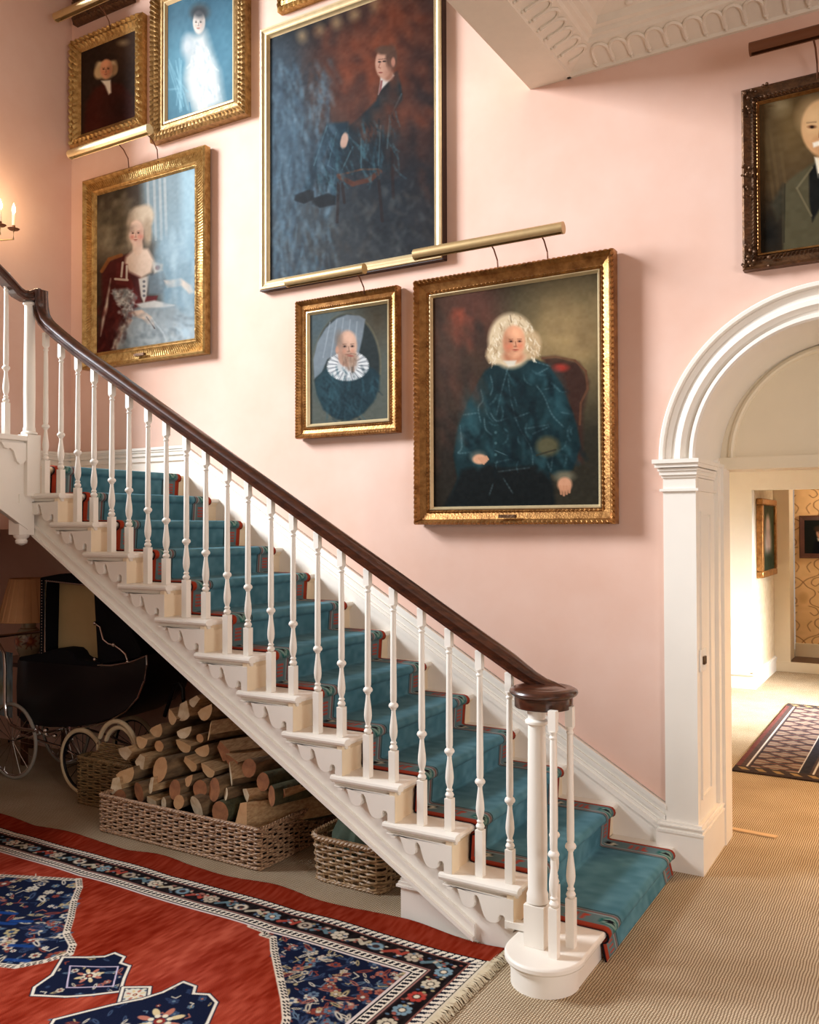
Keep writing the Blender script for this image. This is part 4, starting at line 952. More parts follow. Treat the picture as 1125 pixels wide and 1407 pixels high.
# --- firewood
LOGS = [(-3.635,3.722,0.701,0.035,'q',0.8),(-3.696,3.695,0.645,0.050,'q',0.8),(-3.764,3.674,0.603,0.050,'h',0.5),(-3.532,3.699,0.652,0.059,'h',0.6),(-3.849,3.637,0.526,0.055,'h',0.5),(-3.637,3.643,0.539,0.047,'h',0.8),(-3.460,3.657,0.567,0.048,'q',0.5),(-3.510,3.634,0.522,0.024,'r',0.3),(-3.788,3.599,0.452,0.030,'r',0.4),(-3.610,3.609,0.472,0.050,'h',0.5),(-3.463,3.606,0.467,0.048,'h',0.5),(-3.325,3.614,0.483,0.056,'q',0.2),(-3.931,3.602,0.459,0.052,'h',0.6),(-4.023,3.569,0.395,0.050,'q',1),(-3.885,3.554,0.366,0.045,'q',1),(-3.720,3.541,0.343,0.064,'r',0.4),(-3.524,3.569,0.396,0.044,'q',0.5),(-3.382,3.561,0.380,0.054,'h',0.7),(-3.224,3.564,0.387,0.061,'q',0.8),(-3.958,3.511,0.288,0.061,'h',0.5),(-4.000,3.480,0.231,0.047,'q',0.9),(-3.812,3.475,0.221,0.053,'r',0.1),(-3.745,3.501,0.268,0.042,'q',1),(-3.565,3.500,0.266,0.055,'r',0.1),(-3.491,3.529,0.321,0.045,'h',0.3),(-3.298,3.519,0.301,0.059,'r',0.1),(-3.211,3.514,0.292,0.029,'r',1),(-3.080,3.524,0.309,0.047,'q',0.8),(-3.712,3.470,0.185,0.038,'q',0.9),(-3.616,3.470,0.191,0.035,'r',0.9),(-3.507,3.472,0.216,0.039,'r',0.4),(-3.375,3.470,0.210,0.063,'r',0.8),(-3.210,3.470,0.209,0.056,'r',0.0),(-3.063,3.471,0.215,0.071,'q',0.3),(-3.393,3.514,0.292,0.046,'r',0.1),(-3.960,3.470,0.171,0.044,'r',0.2),(-2.999,3.559,0.375,0.049,'r',0.2),(-2.919,3.531,0.323,0.053,'r',0.2),(-3.244,3.593,0.442,0.046,'h',0.2),(-2.880,3.552,0.330,0.040,'q',0.2),(-3.115,3.584,0.425,0.046,'r',0.2)]
SHAPE = {'r': 'round', 'h': 'half-round', 'q': 'wedge-split'}
LT = ['pale freshly cut', 'tan', 'honey-coloured', 'rust-brown']
yaws = [8, 20, 5, 25, 14, 10, 34, 5, 12, 4, 10, 38, 18, 8, 16, 24, 6, 8, 40, 12, 10, 0, 20, 4, 14, 2, 16, 46, 4, 4, 0, 6, 3, 40, 4, 4, 34, 30, 24, 20, 28]
PLC = {0: 'at the very top of the firewood heap', 3: 'below the topmost log, its body running under the stair', 15: 'thick streaked one at the middle left of the firewood heap', 18: 'long one reaching right in the middle of the firewood heap', 27: 'slim long one lying at the right of the heap', 33: 'big mossy one at the lower right of the firewood heap', 32: 'green mossy stump end just above the front basket rim', 31: 'broad pale stump end just above the front basket rim', 29: 'small pale round one low at the left of the heap', 30: 'small orange round one low at the middle of the heap', 26: 'small white-ended one near the right of the heap', 13: 'at the far left edge of the firewood heap, upper of the pale ones', 20: 'at the lowest left corner of the firewood heap', 11: 'tall triangular one at the upper right of the heap'}
for i, (x, y, z, r, t, c) in enumerate(LOGS):
    rr = random.Random(100 + i); r *= 1.0
    if t == 'r': sh = [(math.cos(2 * PI * k / 14) * (1 + .07 * (rr.random() - .5)), math.sin(2 * PI * k / 14) * (1 + .07 * (rr.random() - .5))) for k in range(14)]; flat = set()
    elif t == 'h':
        sh = [(math.cos(PI * k / 8) * 1.08, -math.sin(PI * k / 8) * 1.15 + .38) for k in range(9)] + [(-.5, .5), (.4, .46)]; sh = sh[::-1]; flat = {0, 1, 10}
    else:
        sh = [(1.0 * math.cos(a), 1.0 * math.sin(a) - .1) for a in [(-2.4 + 1.75 * k / 5) for k in range(6)]] + [(.35, .95), (-.45, .75)]; flat = {5, 6, 7}
    rot = (rr.random() - .5) * (1.0 if t == 'h' else 2.4 if t == 'q' else 6); ca, sa = math.cos(rot), math.sin(rot)
    sh = [(a * ca - b * sa, a * sa + b * ca) for a, b in sh]
    L = min(.52, 3.98 + .30 - y) if i not in (3, 6, 11, 18, 27, 33, 36) else .62
    yaw = math.radians(yaws[i] * .7 + (rr.random() - .5) * 6); n = len(sh); v = []; f = []; mi = []
    K = 6; ta, tb = (rr.random() - .5) * .9, (rr.random() - .5) * .7; pt = (rr.random() - .5) * .10
    for k in range(K + 1):
        tt = k / K; cx = x + math.sin(yaw) * L * tt; cy = y + math.cos(yaw) * L * tt; cz = z + L * pt * tt
        rad = r * (1 + .05 * math.sin(3 * tt + i) + .04 * tt)
        for a, b in sh:
            jj = 1 + .05 * (rr.random() - .5)
            v.append((cx + a * rad * math.cos(yaw) * jj, cy - a * rad * math.sin(yaw) * jj + ((ta * a + tb * b) * rad if k == 0 else 0), cz + b * rad * jj))
    for k in range(K):
        for q in range(n):
            w_ = (q + 1) % n; f.append((k * n + q, (k + 1) * n + q, (k + 1) * n + w_, k * n + w_)); mi.append(2 if q in flat else 1)
    f.append(tuple(range(n))); mi.append(0); f.append(tuple(K * n + q for q in range(n - 1, -1, -1))); mi.append(0)
    m = MB(); m.v = v; m.f = f; m.m = mi
    em = ENDS[3] if c >= .8 else ENDS[2] if c >= .5 else ENDS[1] if c >= .3 else ENDS[0]
    o = m.build('firewood_log', [em, M_MOSS if i in (32, 33, 36, 37) else M_BARK, M_SPLIT], None, loc=(x, y, z), angle=40)
    tone = LT[0] if c >= .8 else LT[2] if c >= .5 else LT[1] if c >= .3 else LT[3]
    lab = '%s %s log' % (tone, SHAPE[t])
    if i == 13: lab = 'pale wedge-split log at the far left edge of the heap, upper one'
    elif i in PLC: lab += ', ' + PLC[i]
    else:
        hgt = 'bottom' if z < .25 else 'lower' if z < .36 else 'middle' if z < .48 else 'upper'
        side = 'far left' if x < -3.9 else 'left' if x < -3.68 else 'centre' if x < -3.42 else 'right' if x < -3.15 else 'far right'
        lab += ' in the %s layer of the heap, %s' % (hgt, side)
    tag(o, lab, 'firewood', 'split logs heaped in the long basket')

# --- pram
pram = thing('vintage_pram', 'vintage black coach-built pram with chrome trim and raised hood under the stair', 'pram', (-4.8, 3.98, 0))
def boat(side):   # silhouette of the body
    return [(-5.33, .80), (-5.20, .815), (-4.95, .825), (-4.60, .82), (-4.30, .85), (-4.09, .92), (-4.085, .86), (-4.11, .76), (-4.16, .66), (-4.26, .57), (-4.40, .50), (-4.56, .45), (-4.75, .41), (-5.00, .38), (-5.25, .375), (-5.335, .42), (-5.345, .62)]
prof = boat(0); n = len(prof); v = []; f = []
ys = [3.79, 3.80, 3.83, 4.0, 4.14, 4.18, 4.19]; sc_ = [.97, .992, 1, 1, 1, .992, .97]
cxm, czm = -4.72, .68
for y, s_ in zip(ys, sc_):
    for x, z in prof: v.append((cxm + (x - cxm) * s_, y, czm + (z - czm) * s_))
for k in range(len(ys) - 1):
    for i in range(n): f.append((k * n + i, k * n + (i + 1) % n, (k + 1) * n + (i + 1) % n, (k + 1) * n + i))
f.append(tuple(range(n - 1, -1, -1))); f.append(tuple((len(ys) - 1) * n + i for i in range(n)))
MB().add(v, f).build('body', M_BLACKG, pram, angle=40)
# apron over the front half
MB().prism([(-5.30, .82), (-5.08, .86), (-4.98, .885), (-4.90, .905), (-4.80, .905), (-4.76, .885), (-4.74, .86), (-4.70, .845), (-4.60, .84), (-4.52, .85), (-4.50, .81), (-5.30, .79)], 'Y', 3.785, 4.19).build('apron', M_BLACK, pram, bevel=.012)
m = MB()
hp = [(-5.09, .80), (-5.105, 1.10), (-5.10, 1.355), (-4.95, 1.385), (-4.62, 1.36), (-4.35, 1.16), (-4.17, .93), (-4.55, .82)]
# hood shell: side wall with the lining opening
m.prism([(-5.105, .80), (-5.06, .80), (-5.045, 1.335), (-5.10, 1.355)], 'Y', 3.80, 4.18)
m.prism([(-5.10, 1.355), (-5.045, 1.335), (-4.60, 1.315), (-4.35, 1.13), (-4.17, .90), (-4.15, .94), (-4.33, 1.18), (-4.60, 1.365), (-4.9, 1.385)], 'Y', 3.80, 4.18)
m.prism([(-4.60, 1.33), (-4.555, .82), (-4.15, .90), (-4.34, 1.16)], 'Y', 3.815, 4.17)
m.prism([(-5.07, .82), (-4.5, .82), (-4.5, 1.33), (-5.05, 1.345)], 'Y', 3.92, 4.175)
m.build('hood', M_BLACK, pram, smooth=False, bevel=.006)
MB().prism([(-5.052, .83), (-4.56, .83), (-4.60, 1.325), (-5.038, 1.338)], 'Y', 3.905, 3.922).build('hood_lining', M_LINING, pram, smooth=False)
m = MB(); m.tube([(-5.05, 3.80, .86), (-5.042, 3.80, 1.335), (-4.62, 3.80, 1.318)], .007, 8)
for q in range(26): m.ball((-5.075, 3.797, .86 + q * .019), .0045, 6)
for q in range(22): m.ball((-5.03 + q * .02, 3.797, 1.338 - q * .0009), .0045, 6)
m.build('studded_trim', M_CHROME, pram)
m = MB(); m.tube([(-4.545, 3.79, 1.08), (-4.50, 3.785, 1.065), (-4.47, 3.785, .99), (-4.42, 3.785, .965), (-4.37, 3.785, .96), (-4.31, 3.785, .935), (-4.27, 3.785, .91), (-4.25, 3.785, .87)], .006, 8)
m.ball((-4.545, 3.785, 1.085), .013, 8); m.ball((-4.37, 3.782, .962), .014, 8); m.ball((-4.25, 3.785, .868), .012, 8); m.ball((-4.545, 3.785, .86), .013, 8)
m.build('hood_stay', M_CHROME, pram)
m = MB(); m.tube([(-4.52, 3.786, .825), (-4.40, 3.786, .832), (-4.22, 3.786, .868), (-4.09, 3.786, .915), (-4.088, 3.786, .86), (-4.112, 3.786, .76), (-4.165, 3.786, .655), (-4.265, 3.786, .565), (-4.41, 3.786, .492), (-4.56, 3.786, .443), (-4.75, 3.786, .403)], .0055, 8)
m.build('chrome_beading', M_CHROME, pram)
m = MB()
for y in (3.74, 4.20):
    m.tube([(-5.62, y, .93), (-5.52, y, .925), (-5.44, y, .90), (-5.385, y, .84), (-5.375, y, .74), (-5.375, y, .52), (-5.36, y, .43), (-5.31, y, .375), (-5.22, y, .36), (-5.06, y, .365)], .011, 10)
m.tube([(-5.62, 3.74, .93), (-5.62, 4.20, .93)], .011, 10)
m.build('handle', M_CHROME, pram)
# glossy end panel, blue and white reflections painted into its colour
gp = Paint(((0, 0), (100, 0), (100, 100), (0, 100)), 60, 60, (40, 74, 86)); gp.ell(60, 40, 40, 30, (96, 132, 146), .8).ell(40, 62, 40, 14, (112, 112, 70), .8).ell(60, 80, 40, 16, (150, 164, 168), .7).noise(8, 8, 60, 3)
gp.mesh('end_panel_painted_reflection', ((-5.62, 3.83, .84), (-5.38, 3.80, .84), (-5.38, 3.80, .40), (-5.62, 3.83, .40)), vmat('leather_painted_reflection', .2, coat=.6), pram)
def wheel(cx, cy, R, tr, mt, spokes=16):
    w_ = MB().tube([(cx + R * math.cos(2 * PI * k / 48), cy, R + tr + R * math.sin(2 * PI * k / 48)) for k in range(48)], tr, 10, closed=True, up=(0, 1, 0)).build('wheel', mt, pram)
    m = MB(); m.tube([(cx + (R - tr) * math.cos(2 * PI * k / 48), cy, R + tr + (R - tr) * math.sin(2 * PI * k / 48)) for k in range(48)], tr * .6, 8, closed=True, up=(0, 1, 0))
    for k in range(spokes): a = 2 * PI * k / spokes; m.tube([(cx, cy, R + tr), (cx + (R - tr) * math.cos(a), cy, R + tr + (R - tr) * math.sin(a))], .0022, 5)
    m.tube([(cx, cy - .025, R + tr), (cx, cy + .025, R + tr)], .016, 10)
    o = m.build('spokes_and_hub', M_CHROME if mt is M_GREYT else M_BLACKG, pram); return o
for y in (3.785, 4.205):
    wheel(-4.655, y, .195, .015, M_TYRE); wheel(-5.36, y, .245, .011, M_GREYT)
m = MB()
for y in (3.80, 4.18):
    m.tube([(-5.36, y, .256), (-5.30, y, .30), (-5.12, y, .285), (-4.9, y, .27), (-4.655, y, .22)], .009, 8)
    m.tube([(-5.20, y, .29), (-5.10, y, .33), (-5.12, y, .385)], .010, 8); m.tube([(-4.85, y, .27), (-4.78, y, .33), (-4.80, y, .41)], .010, 8)
m.tube([(-4.655, 3.76, .21), (-4.655, 4.22, .21)], .009, 8); m.tube([(-5.36, 3.76, .256), (-5.36, 4.22, .256)], .009, 8)
m.ball((-5.02, 3.79, .36), .02, 8); m.ball((-4.93, 3.79, .335), .016, 8); m.tube([(-5.10, 3.79, .36), (-4.98, 3.78, .33), (-4.93, 3.785, .345)], .008, 6)
m.build('chassis', M_CHROME, pram)
MB().tube([(-4.11, 3.95, .52), (-4.05, 3.95, .66), (-4.02, 3.95, .72), (-3.98, 3.95, .735), (-3.955, 3.95, .71), (-3.95, 3.95, .64), (-3.965, 3.95, .56), (-4.0, 3.95, .50)], .012, 8).build('push_bar', M_BLACKG, pram)

# --- side table and lamp behind the pram
LX, LY = -5.79, 4.22
t = thing('side_table', 'small dark side table carrying the china lamp behind the pram', 'table', (LX, LY, 0))
MB().box(LX - .22, LX + .22, LY - .20, LY + .20, .69, .72).build('table_top', M_MAHOG, t, bevel=.004)
for sx in (-1, 1):
    for sy in (-1, 1): MB().box(LX + sx * .19 - .018, LX + sx * .19 + .018, LY + sy * .17 - .018, LY + sy * .17 + .018, 0, .69).build('leg', M_MAHOG, t)
lamp = thing('table_lamp', 'china jar table lamp painted with flowers, pleated peach shade, beside the pram hood', 'lamp', (LX, LY, .72))
prof = [(.001, .722), (.06, .722), (.062, .735), (.072, .76), (.092, .80), (.098, .85), (.092, .895), (.07, .93), (.05, .95), (.05, .985), (.038, 1.0), (.012, 1.005), (.012, 1.05)]
nu, nv = 120, len(prof) * 8
zz = np.interp(np.linspace(0, len(prof) - 1, nv), range(len(prof)), [q[1] for q in prof]); rrp = np.interp(np.linspace(0, len(prof) - 1, nv), range(len(prof)), [q[0] for q in prof])
A = np.linspace(0, 2 * PI, nu); Vj = np.zeros((nv, nu, 3)); Vj[..., 0] = LX + rrp[:, None] * np.cos(A)[None]; Vj[..., 1] = LY + rrp[:, None] * np.sin(A)[None]; Vj[..., 2] = zz[:, None]
jp = Paint(((0, 0), (120, 0), (120, nv), (0, nv)), nu, nv, (196, 178, 146))
for cx in (15, 48, 88, 110):
    jp.ell(cx, 44, 7, 6, (150, 62, 40), .4).ell(cx, 44, 3, 3, (196, 120, 80), .4)
    for q in range(9): a = q * .7; jp.line([(cx + 6 * math.cos(a), 44 + 6 * math.sin(a)), (cx + 12 * math.cos(a), 44 + 11 * math.sin(a))], .8, (92, 66, 70) if q % 2 else (150, 84, 60), .9)
jp.line([(0, 66), (120, 66)], 1, (140, 90, 60), .8)
grid_mesh('jar', Vj, jp.C, vmat('china', .2, coat=.5), lamp)
SH = mat('pleated_peach_silk', (226, 166, 112), .8, var=.04, vscale=8)
v = []; f = []; n = 144
for z, r in ((1.0, .215), (1.31, .135)):
    for i in range(n):
        a = 2 * PI * i / n; q = 1 + .022 * (((i % 6) / 6.0) - .5); v.append((LX + r * q * math.cos(a), LY + r * q * math.sin(a), z))
for i in range(n): f.append((i, (i + 1) % n, n + (i + 1) % n, n + i))
sh = MB().add(v, f).build('lamp_shade', SH, lamp, smooth=False); s_ = sh.modifiers.new('t', 'SOLIDIFY'); s_.thickness = .003
MB().tube([(LX + .215 * math.cos(a), LY + .215 * math.sin(a), 1.0) for a in [2 * PI * k / 40 for k in range(40)]], .004, 6, closed=True).build('shade_trim', SH, lamp)

# --- wall sconce on the left wall
sx = XL
scn = thing('wall_sconce', 'brass wall sconce with lit candle bulbs on the left wall above the upper handrail', 'wall light', (sx, 3.72, 3.8))
m = MB(); m.lathe(sx + .02, 3.70, [(.001, 3.78), (.03, 3.80), (.05, 3.86), (.045, 3.93), (.055, 3.98), (.035, 4.03), (.001, 4.05)], 12)
for q in range(14): a = q * .45; m.ball((sx + .05, 3.70 + .05 * math.sin(a * 2), 3.82 + q * .015), .014, 6)
m.build('back_plate', M_BROWNB, scn)
for (cx, cy, cz) in ((sx + .20, 3.835, 3.735), (sx + .22, 3.72, 3.725), (sx + .16, 3.60, 3.735)):
    MB().tube([(sx + .03, 3.70, 3.86), (sx + .06, 3.70 + (cy - 3.7) * .3, 3.74), (sx + .12, 3.70 + (cy - 3.7) * .7, 3.66), (cx, cy, 3.665), (cx, cy, cz)], .006, 8).build('arm', M_LAMPB, scn)
    MB().lathe(cx, cy, [(.001, cz - .008), (.03, cz - .006), (.040, cz + .003), (.034, cz + .002), (.012, cz + .0), (.010, cz + .03)], 16).build('drip_pan', M_BROWNB, scn)
    cd = MB().lathe(cx, cy, [(.011, cz + .025), (.011, cz + .105)], 10).build('candle_tube', M_CREAM, scn)
    MB().lathe(cx, cy, [(.006, cz + .105), (.013, cz + .125), (.012, cz + .145), (.004, cz + .17), (.0005, cz + .18)], 10).build('bulb', mat('lit_bulb', (255, 226, 180), .4, emit=9), cd)
    l = bpy.data.lights.new('candle_light', 'POINT'); l.energy = 2.2; l.color = (1, .72, .42); l.shadow_soft_size = .03
    lo = bpy.data.objects.new('candle_light', l); lo.location = (cx + .03, cy, cz + .2); COL.objects.link(lo)

# ================================================================== RUG (front)
X0r, X1r, Y0r, Y1r = -5.3, -1.49, 1.55, 3.228
p = Paint(((X0r, Y1r), (X1r, Y1r), (X1r, Y0r), (X0r, Y0r)), 1020, 470, (148, 54, 36))
XX, YY = p.X, p.Y
st = vnoise(p.nx, p.ny, 340, 34, 21) - .5; st2 = vnoise(p.nx, p.ny, 40, 5, 22) - .5; st3 = vnoise(p.nx, p.ny, 12, 6, 25) - .5
p.C += (st * 34 + st2 * 38)[..., None] * np.array((1, .9, .8)) + st3[..., None] * np.array((22, 20, 22))
def scatter(mask_poly, n, seed, cols, smin=.008, smax=.026, big=0):
    r = np.random.default_rng(seed); xs = [q[0] for q in mask_poly]; ys = [q[1] for q in mask_poly]
    def inside(x, y):
        c = False
        for i in range(len(mask_poly)):
            x1, y1 = mask_poly[i - 1]; x2, y2 = mask_poly[i]
            if (y1 > y) != (y2 > y) and x < (x2 - x1) * (y - y1) / (y2 - y1) + x1: c = not c
        return c
    k = 0
    while k < n:
        x = min(xs) + r.random() * (max(xs) - min(xs)); y = min(ys) + r.random() * (max(ys) - min(ys))
        if not inside(x, y): continue
        k += 1; c = cols[int(r.random() * len(cols))]; s = smin + r.random() * (smax - smin); kind = r.random()
        if kind < .3:      # rosette
            for q in range(6):
                a = q * PI / 3; p.ell(x + s * math.cos(a), y + s * math.sin(a), s * .5, s * .5, c, .3)
            p.ell(x, y, s * .5, s * .5, cols[int(r.random() * len(cols))], .3)
        elif kind < .75:    # leaf
            a = r.random() * 180; p.ell(x, y, s * 1.7, s * .55, c, .25, rot=a); p.ell(x, y, s * .9, s * .2, (30, 32, 52), .3, rot=a)
        else:
            a = r.random() * 6.3; p.line([(x, y), (x + s * 1.6 * math.cos(a), y + s * 1.6 * math.sin(a)), (x + s * 2.6 * math.cos(a + .8), y + s * 2.6 * math.sin(a + .8))], .003, c, .9)
CL = [(186, 172, 150), (160, 96, 82), (92, 112, 130), (196, 186, 168), (128, 60, 50), (58, 74, 100), (170, 152, 112), (44, 56, 84)]
NAVY = (20, 26, 48)
def zig_edge(pts, closed=True):
    ring_ = pts + [pts[0]] if closed else pts
    p.line(ring_, .015, (214, 200, 180), 1, .004)
    for i in range(1, len(ring_)):
        (x1, y1), (x2, y2) = ring_[i - 1], ring_[i]; ln = math.hypot(x2 - x1, y2 - y1); n = max(1, int(ln / .022)); ux, uy = (x2 - x1) / ln, (y2 - y1) / ln
        for k in range(n):
            for o_ in (-.006, .006):
                cx, cy = x1 + ux * (k + .5) * .022, y1 + uy * (k + .5) * .022
                p.line([(cx - uy * o_ - ux * .005, cy + ux * o_ - uy * .005), (cx - uy * (o_ + .005) + ux * .005, cy + ux * (o_ + .005) + uy * .005)], .0032, (24, 22, 30), 1, .002)
def simple_edge(pts):
    p.line(pts + [pts[0]], .010, (30, 28, 44), 1, .003); p.line(pts + [pts[0]], .0055, (222, 212, 194), 1, .003); 
def rosette(x, y, R):
    for q in range(8):
        a = q * PI / 4 + .2; c = (206, 184, 140) if q % 2 else (176, 110, 92)
        p.ell(x + R * 1.25 * math.cos(a), y + R * 1.25 * math.sin(a), R * .55, R * .26, c, .15, rot=math.degrees(a)).ell(x + R * .7 * math.cos(a), y + R * .7 * math.sin(a), R * .22, R * .22, (216, 204, 178), .2)
    p.ell(x, y, R * .42, R * .42, (130, 44, 40), .15).ell(x, y, R * .2, R * .2, (206, 190, 150), .2)
# corner spandrel
sp = [(-1.66, 2.94), (-2.49, 2.925), (-2.49, 2.876), (-2.40, 2.872), (-2.40, 2.846), (-2.346, 2.846), (-2.27, 2.76), (-2.19, 2.68), (-2.10, 2.59), (-2.0, 2.49), (-1.92, 2.40), (-1.86, 2.30), (-1.80, 2.16), (-1.66, 2.0)]
p.poly(sp, NAVY, .003); scatter(sp, 360, 31, CL, .006, .020); zig_edge([(-2.49, 2.876), (-2.40, 2.872), (-2.40, 2.846), (-2.346, 2.846), (-2.27, 2.76), (-2.19, 2.68), (-2.10, 2.59), (-2.0, 2.49), (-1.92, 2.40), (-1.86, 2.30), (-1.80, 2.16), (-1.66, 2.0)], False)
# medallion with pendants
md = [(-4.9, 2.22), (-3.888, 2.682), (-3.70, 2.76), (-3.525, 2.844), (-3.44, 2.78), (-3.34, 2.67), (-3.207, 2.548), (-3.10, 2.44), (-2.99, 2.385), (-2.94, 2.33), (-2.975, 2.24), (-3.03, 2.16), (-3.15, 2.12), (-3.35, 2.02), (-3.7, 1.86), (-4.3, 1.6)]
p.poly(md, NAVY, .003); scatter(md, 800, 32, CL, .007, .024)
for q in range(16):
    x, y = -3.0 - rng.random() * 1.2, 2.1 + rng.random() * .5; p.line([(x, y), (x - .08, y - .035)], .012, (26, 60, 120), .9)
zig_edge(md)
p1_ = [(-2.94, 2.30), (-2.86, 2.35), (-2.81, 2.39), (-2.80, 2.43), (-2.74, 2.425), (-2.715, 2.385), (-2.665, 2.385), (-2.61, 2.31), (-2.548, 2.237), (-2.62, 2.17), (-2.692, 2.117), (-2.80, 2.06), (-2.84, 2.10), (-2.86, 2.19)]
p.poly(p1_, NAVY, .003); scatter(p1_, 34, 33, CL, .006, .014); rosette(-2.74, 2.26, .030); simple_edge(p1_); p.line([(-2.86, 2.27), (-2.70, 2.36), (-2.60, 2.25), (-2.74, 2.16), (-2.86, 2.27)], .003, (196, 180, 200), 1, .002)
sq = [(-2.561, 2.262), (-2.477, 2.312), (-2.405, 2.235), (-2.49, 2.18)]
p.poly(sq, (206, 200, 182), .003); rosette(-2.483, 2.247, .020)
for q in range(14): a = q * .449; p.ell(-2.483 + .054 * math.cos(a), 2.247 + .042 * math.sin(a), .006, .006, (90, 100, 110), .3)
simple_edge(sq)
p2_ = [(-2.50, 2.16), (-2.44, 2.24), (-2.41, 2.31), (-2.40, 2.40), (-2.34, 2.40), (-2.31, 2.36), (-2.26, 2.385), (-2.20, 2.36), (-2.138, 2.25), (-2.08, 2.10), (-2.2, 1.95), (-2.5, 1.85), (-2.60, 2.0)]
p.poly(p2_, NAVY, .003); scatter(p2_, 60, 34, CL, .006, .015); rosette(-2.28, 2.17, .048); simple_edge(p2_)
# borders: distance from the long back edge and from the fringed end
db = (Y1r - .125) - YY; dr = (-1.505) - XX; D = np.minimum(db, dr); Sx = np.where(db < dr, XX, YY)
def bset(m, c): p.C[m] = np.array(c, float)
inb = (D > 0) & (D < .225)
bset(inb, (28, 22, 23)); p.C[inb] += (st[inb] * 20)[:, None]
pre = p.C.copy()
# flowers of the main border
r = np.random.default_rng(77); k = 0
x = -5.2
while x < -1.64:
    y = Y1r - .125 - .108; c = [(196, 184, 160), (120, 146, 158), (170, 70, 56), (176, 160, 140), (98, 124, 132), (204, 190, 168)][k % 6]
    if k % 4 == 1: p.ell(x, y, .034, .03, c, .15).ell(x, y, .016, .014, (58, 44, 44), .2)
    elif k % 4 == 3:
        for q in range(7): a = q * .9; p.ell(x + .026 * math.cos(a), y + .026 * math.sin(a), .012, .012, c, .2)
        p.ell(x, y, .012, .012, (210, 196, 170), .2)
    else: p.line([(x - .04, y - .02), (x, y + .012), (x + .03, y - .012), (x + .045, y + .02)], .010, c, .9, .004); p.ell(x + .01, y + .026, .016, .008, (150, 104, 92), .3)
    for q in range(6): p.ell(x + (r.random() - .5) * .11, y + (r.random() - .5) * .075, .008, .006, CL[int(r.random() * 7)], .3)
    x += .088; k += 1
y = 2.95
while y > 1.6:
    x = -1.505 - .108; c = [(196, 184, 160), (170, 62, 52), (120, 146, 158)][k % 3]
    for q in range(8): a = q * .785; p.ell(x + .026 * math.cos(a), y + .026 * math.sin(a), .011, .011, c, .2)
    p.ell(x, y, .012, .012, (214, 200, 176), .2)
    for q in range(7): p.ell(x + (r.random() - .5) * .08, y + .05 + (r.random() - .5) * .05, .008, .006, CL[int(r.random() * 7)], .3)
    y -= .10; k += 1
for a, b, c in ((.0, .006, (20, 18, 26)), (.046, .053, (132, 84, 74)), (.053, .058, (40, 30, 32)), (.152, .158, (40, 30, 32)), (.158, .166, (150, 108, 100)), (.166, .170, (30, 26, 30)), (.209, .215, (28, 26, 34)), (.215, .226, (212, 196, 190))): bset((D >= a) & (D < b), c)
g1 = (D >= .006) & (D < .046); t_ = ((Sx / .030 + (D - .006) / .040 * .5) % 1.0); dd = np.abs((D - .026) / .020)
bset(g1, (226, 214, 196)); bset(g1 & (t_ < .52) & (D > .024) , (26, 28, 44)); bset(g1 & (t_ > .2) & (t_ < .42) & (D <= .024), (26, 28, 44))
g2 = (D >= .170) & (D < .209); t_ = ((Sx / .026 + (D - .17) / .040 * .6) % 1.0); bset(g2, (226, 214, 196)); bset(g2 & (t_ < .56) & (D > .178) & (D < .203), (24, 24, 34))
# red plain strip at the back edge keeps its own colour
rs = (YY > Y1r - .125); bset(rs, (130, 42, 24)); p.C[rs] += (st[rs] * 26)[:, None]
bset((XX > -1.505) & (YY <= Y1r - .125), (214, 200, 176))
def rugz(V):
    X, Y = V[..., 0], V[..., 1]
    wv = .005 * np.sin(X * 5.1 + Y * 2) + .004 * np.sin(X * 11 + 1.3) * np.clip((Y - 2.4), 0, 1)
    edge = .010 * np.exp(-((Y1r - Y) / .06) ** 2) * (1 + np.sin(X * 9.0))
    V[..., 1] += .007 * np.sin(X * 8.3) * np.clip((Y - 3.0) * 4, 0, 1)
    V[..., 2] = .014 + np.abs(wv) * .8 + edge; return V
rug = p.mesh('persian_rug', ((X0r, Y1r, .01), (X1r, Y1r, .01), (X1r, Y0r, .01), (X0r, Y0r, .01)), vmat('wool_rug', 1.0, .4, 320, sheen=.0, spec=.03), None, rugz)
tag(rug, 'large red Persian rug with navy medallion and patterned border in front of the stair', 'rug')
so = rug.modifiers.new('pile', 'SOLIDIFY'); so.thickness = .010; so.offset = -1
ORG[rug] = (0, 0, 0)
m = MB(); r = random.Random(4)
for k in range(420):
    y = Y0r + (Y1r - .01 - Y0r) * (k + r.random()) / 420; L = .022 + r.random() * .020; dy = (r.random() - .5) * .03
    m.tube([(X1r - .006, y, .018), (X1r + L * .5, y + dy * .5, .014 + r.random() * .006), (X1r + L, y + dy, .004)], .0024, 4)
o = m.build('fringe', mat('cream_fringe', (206, 190, 160), .95), rug, smooth=False); o['kind'] = 'stuff'

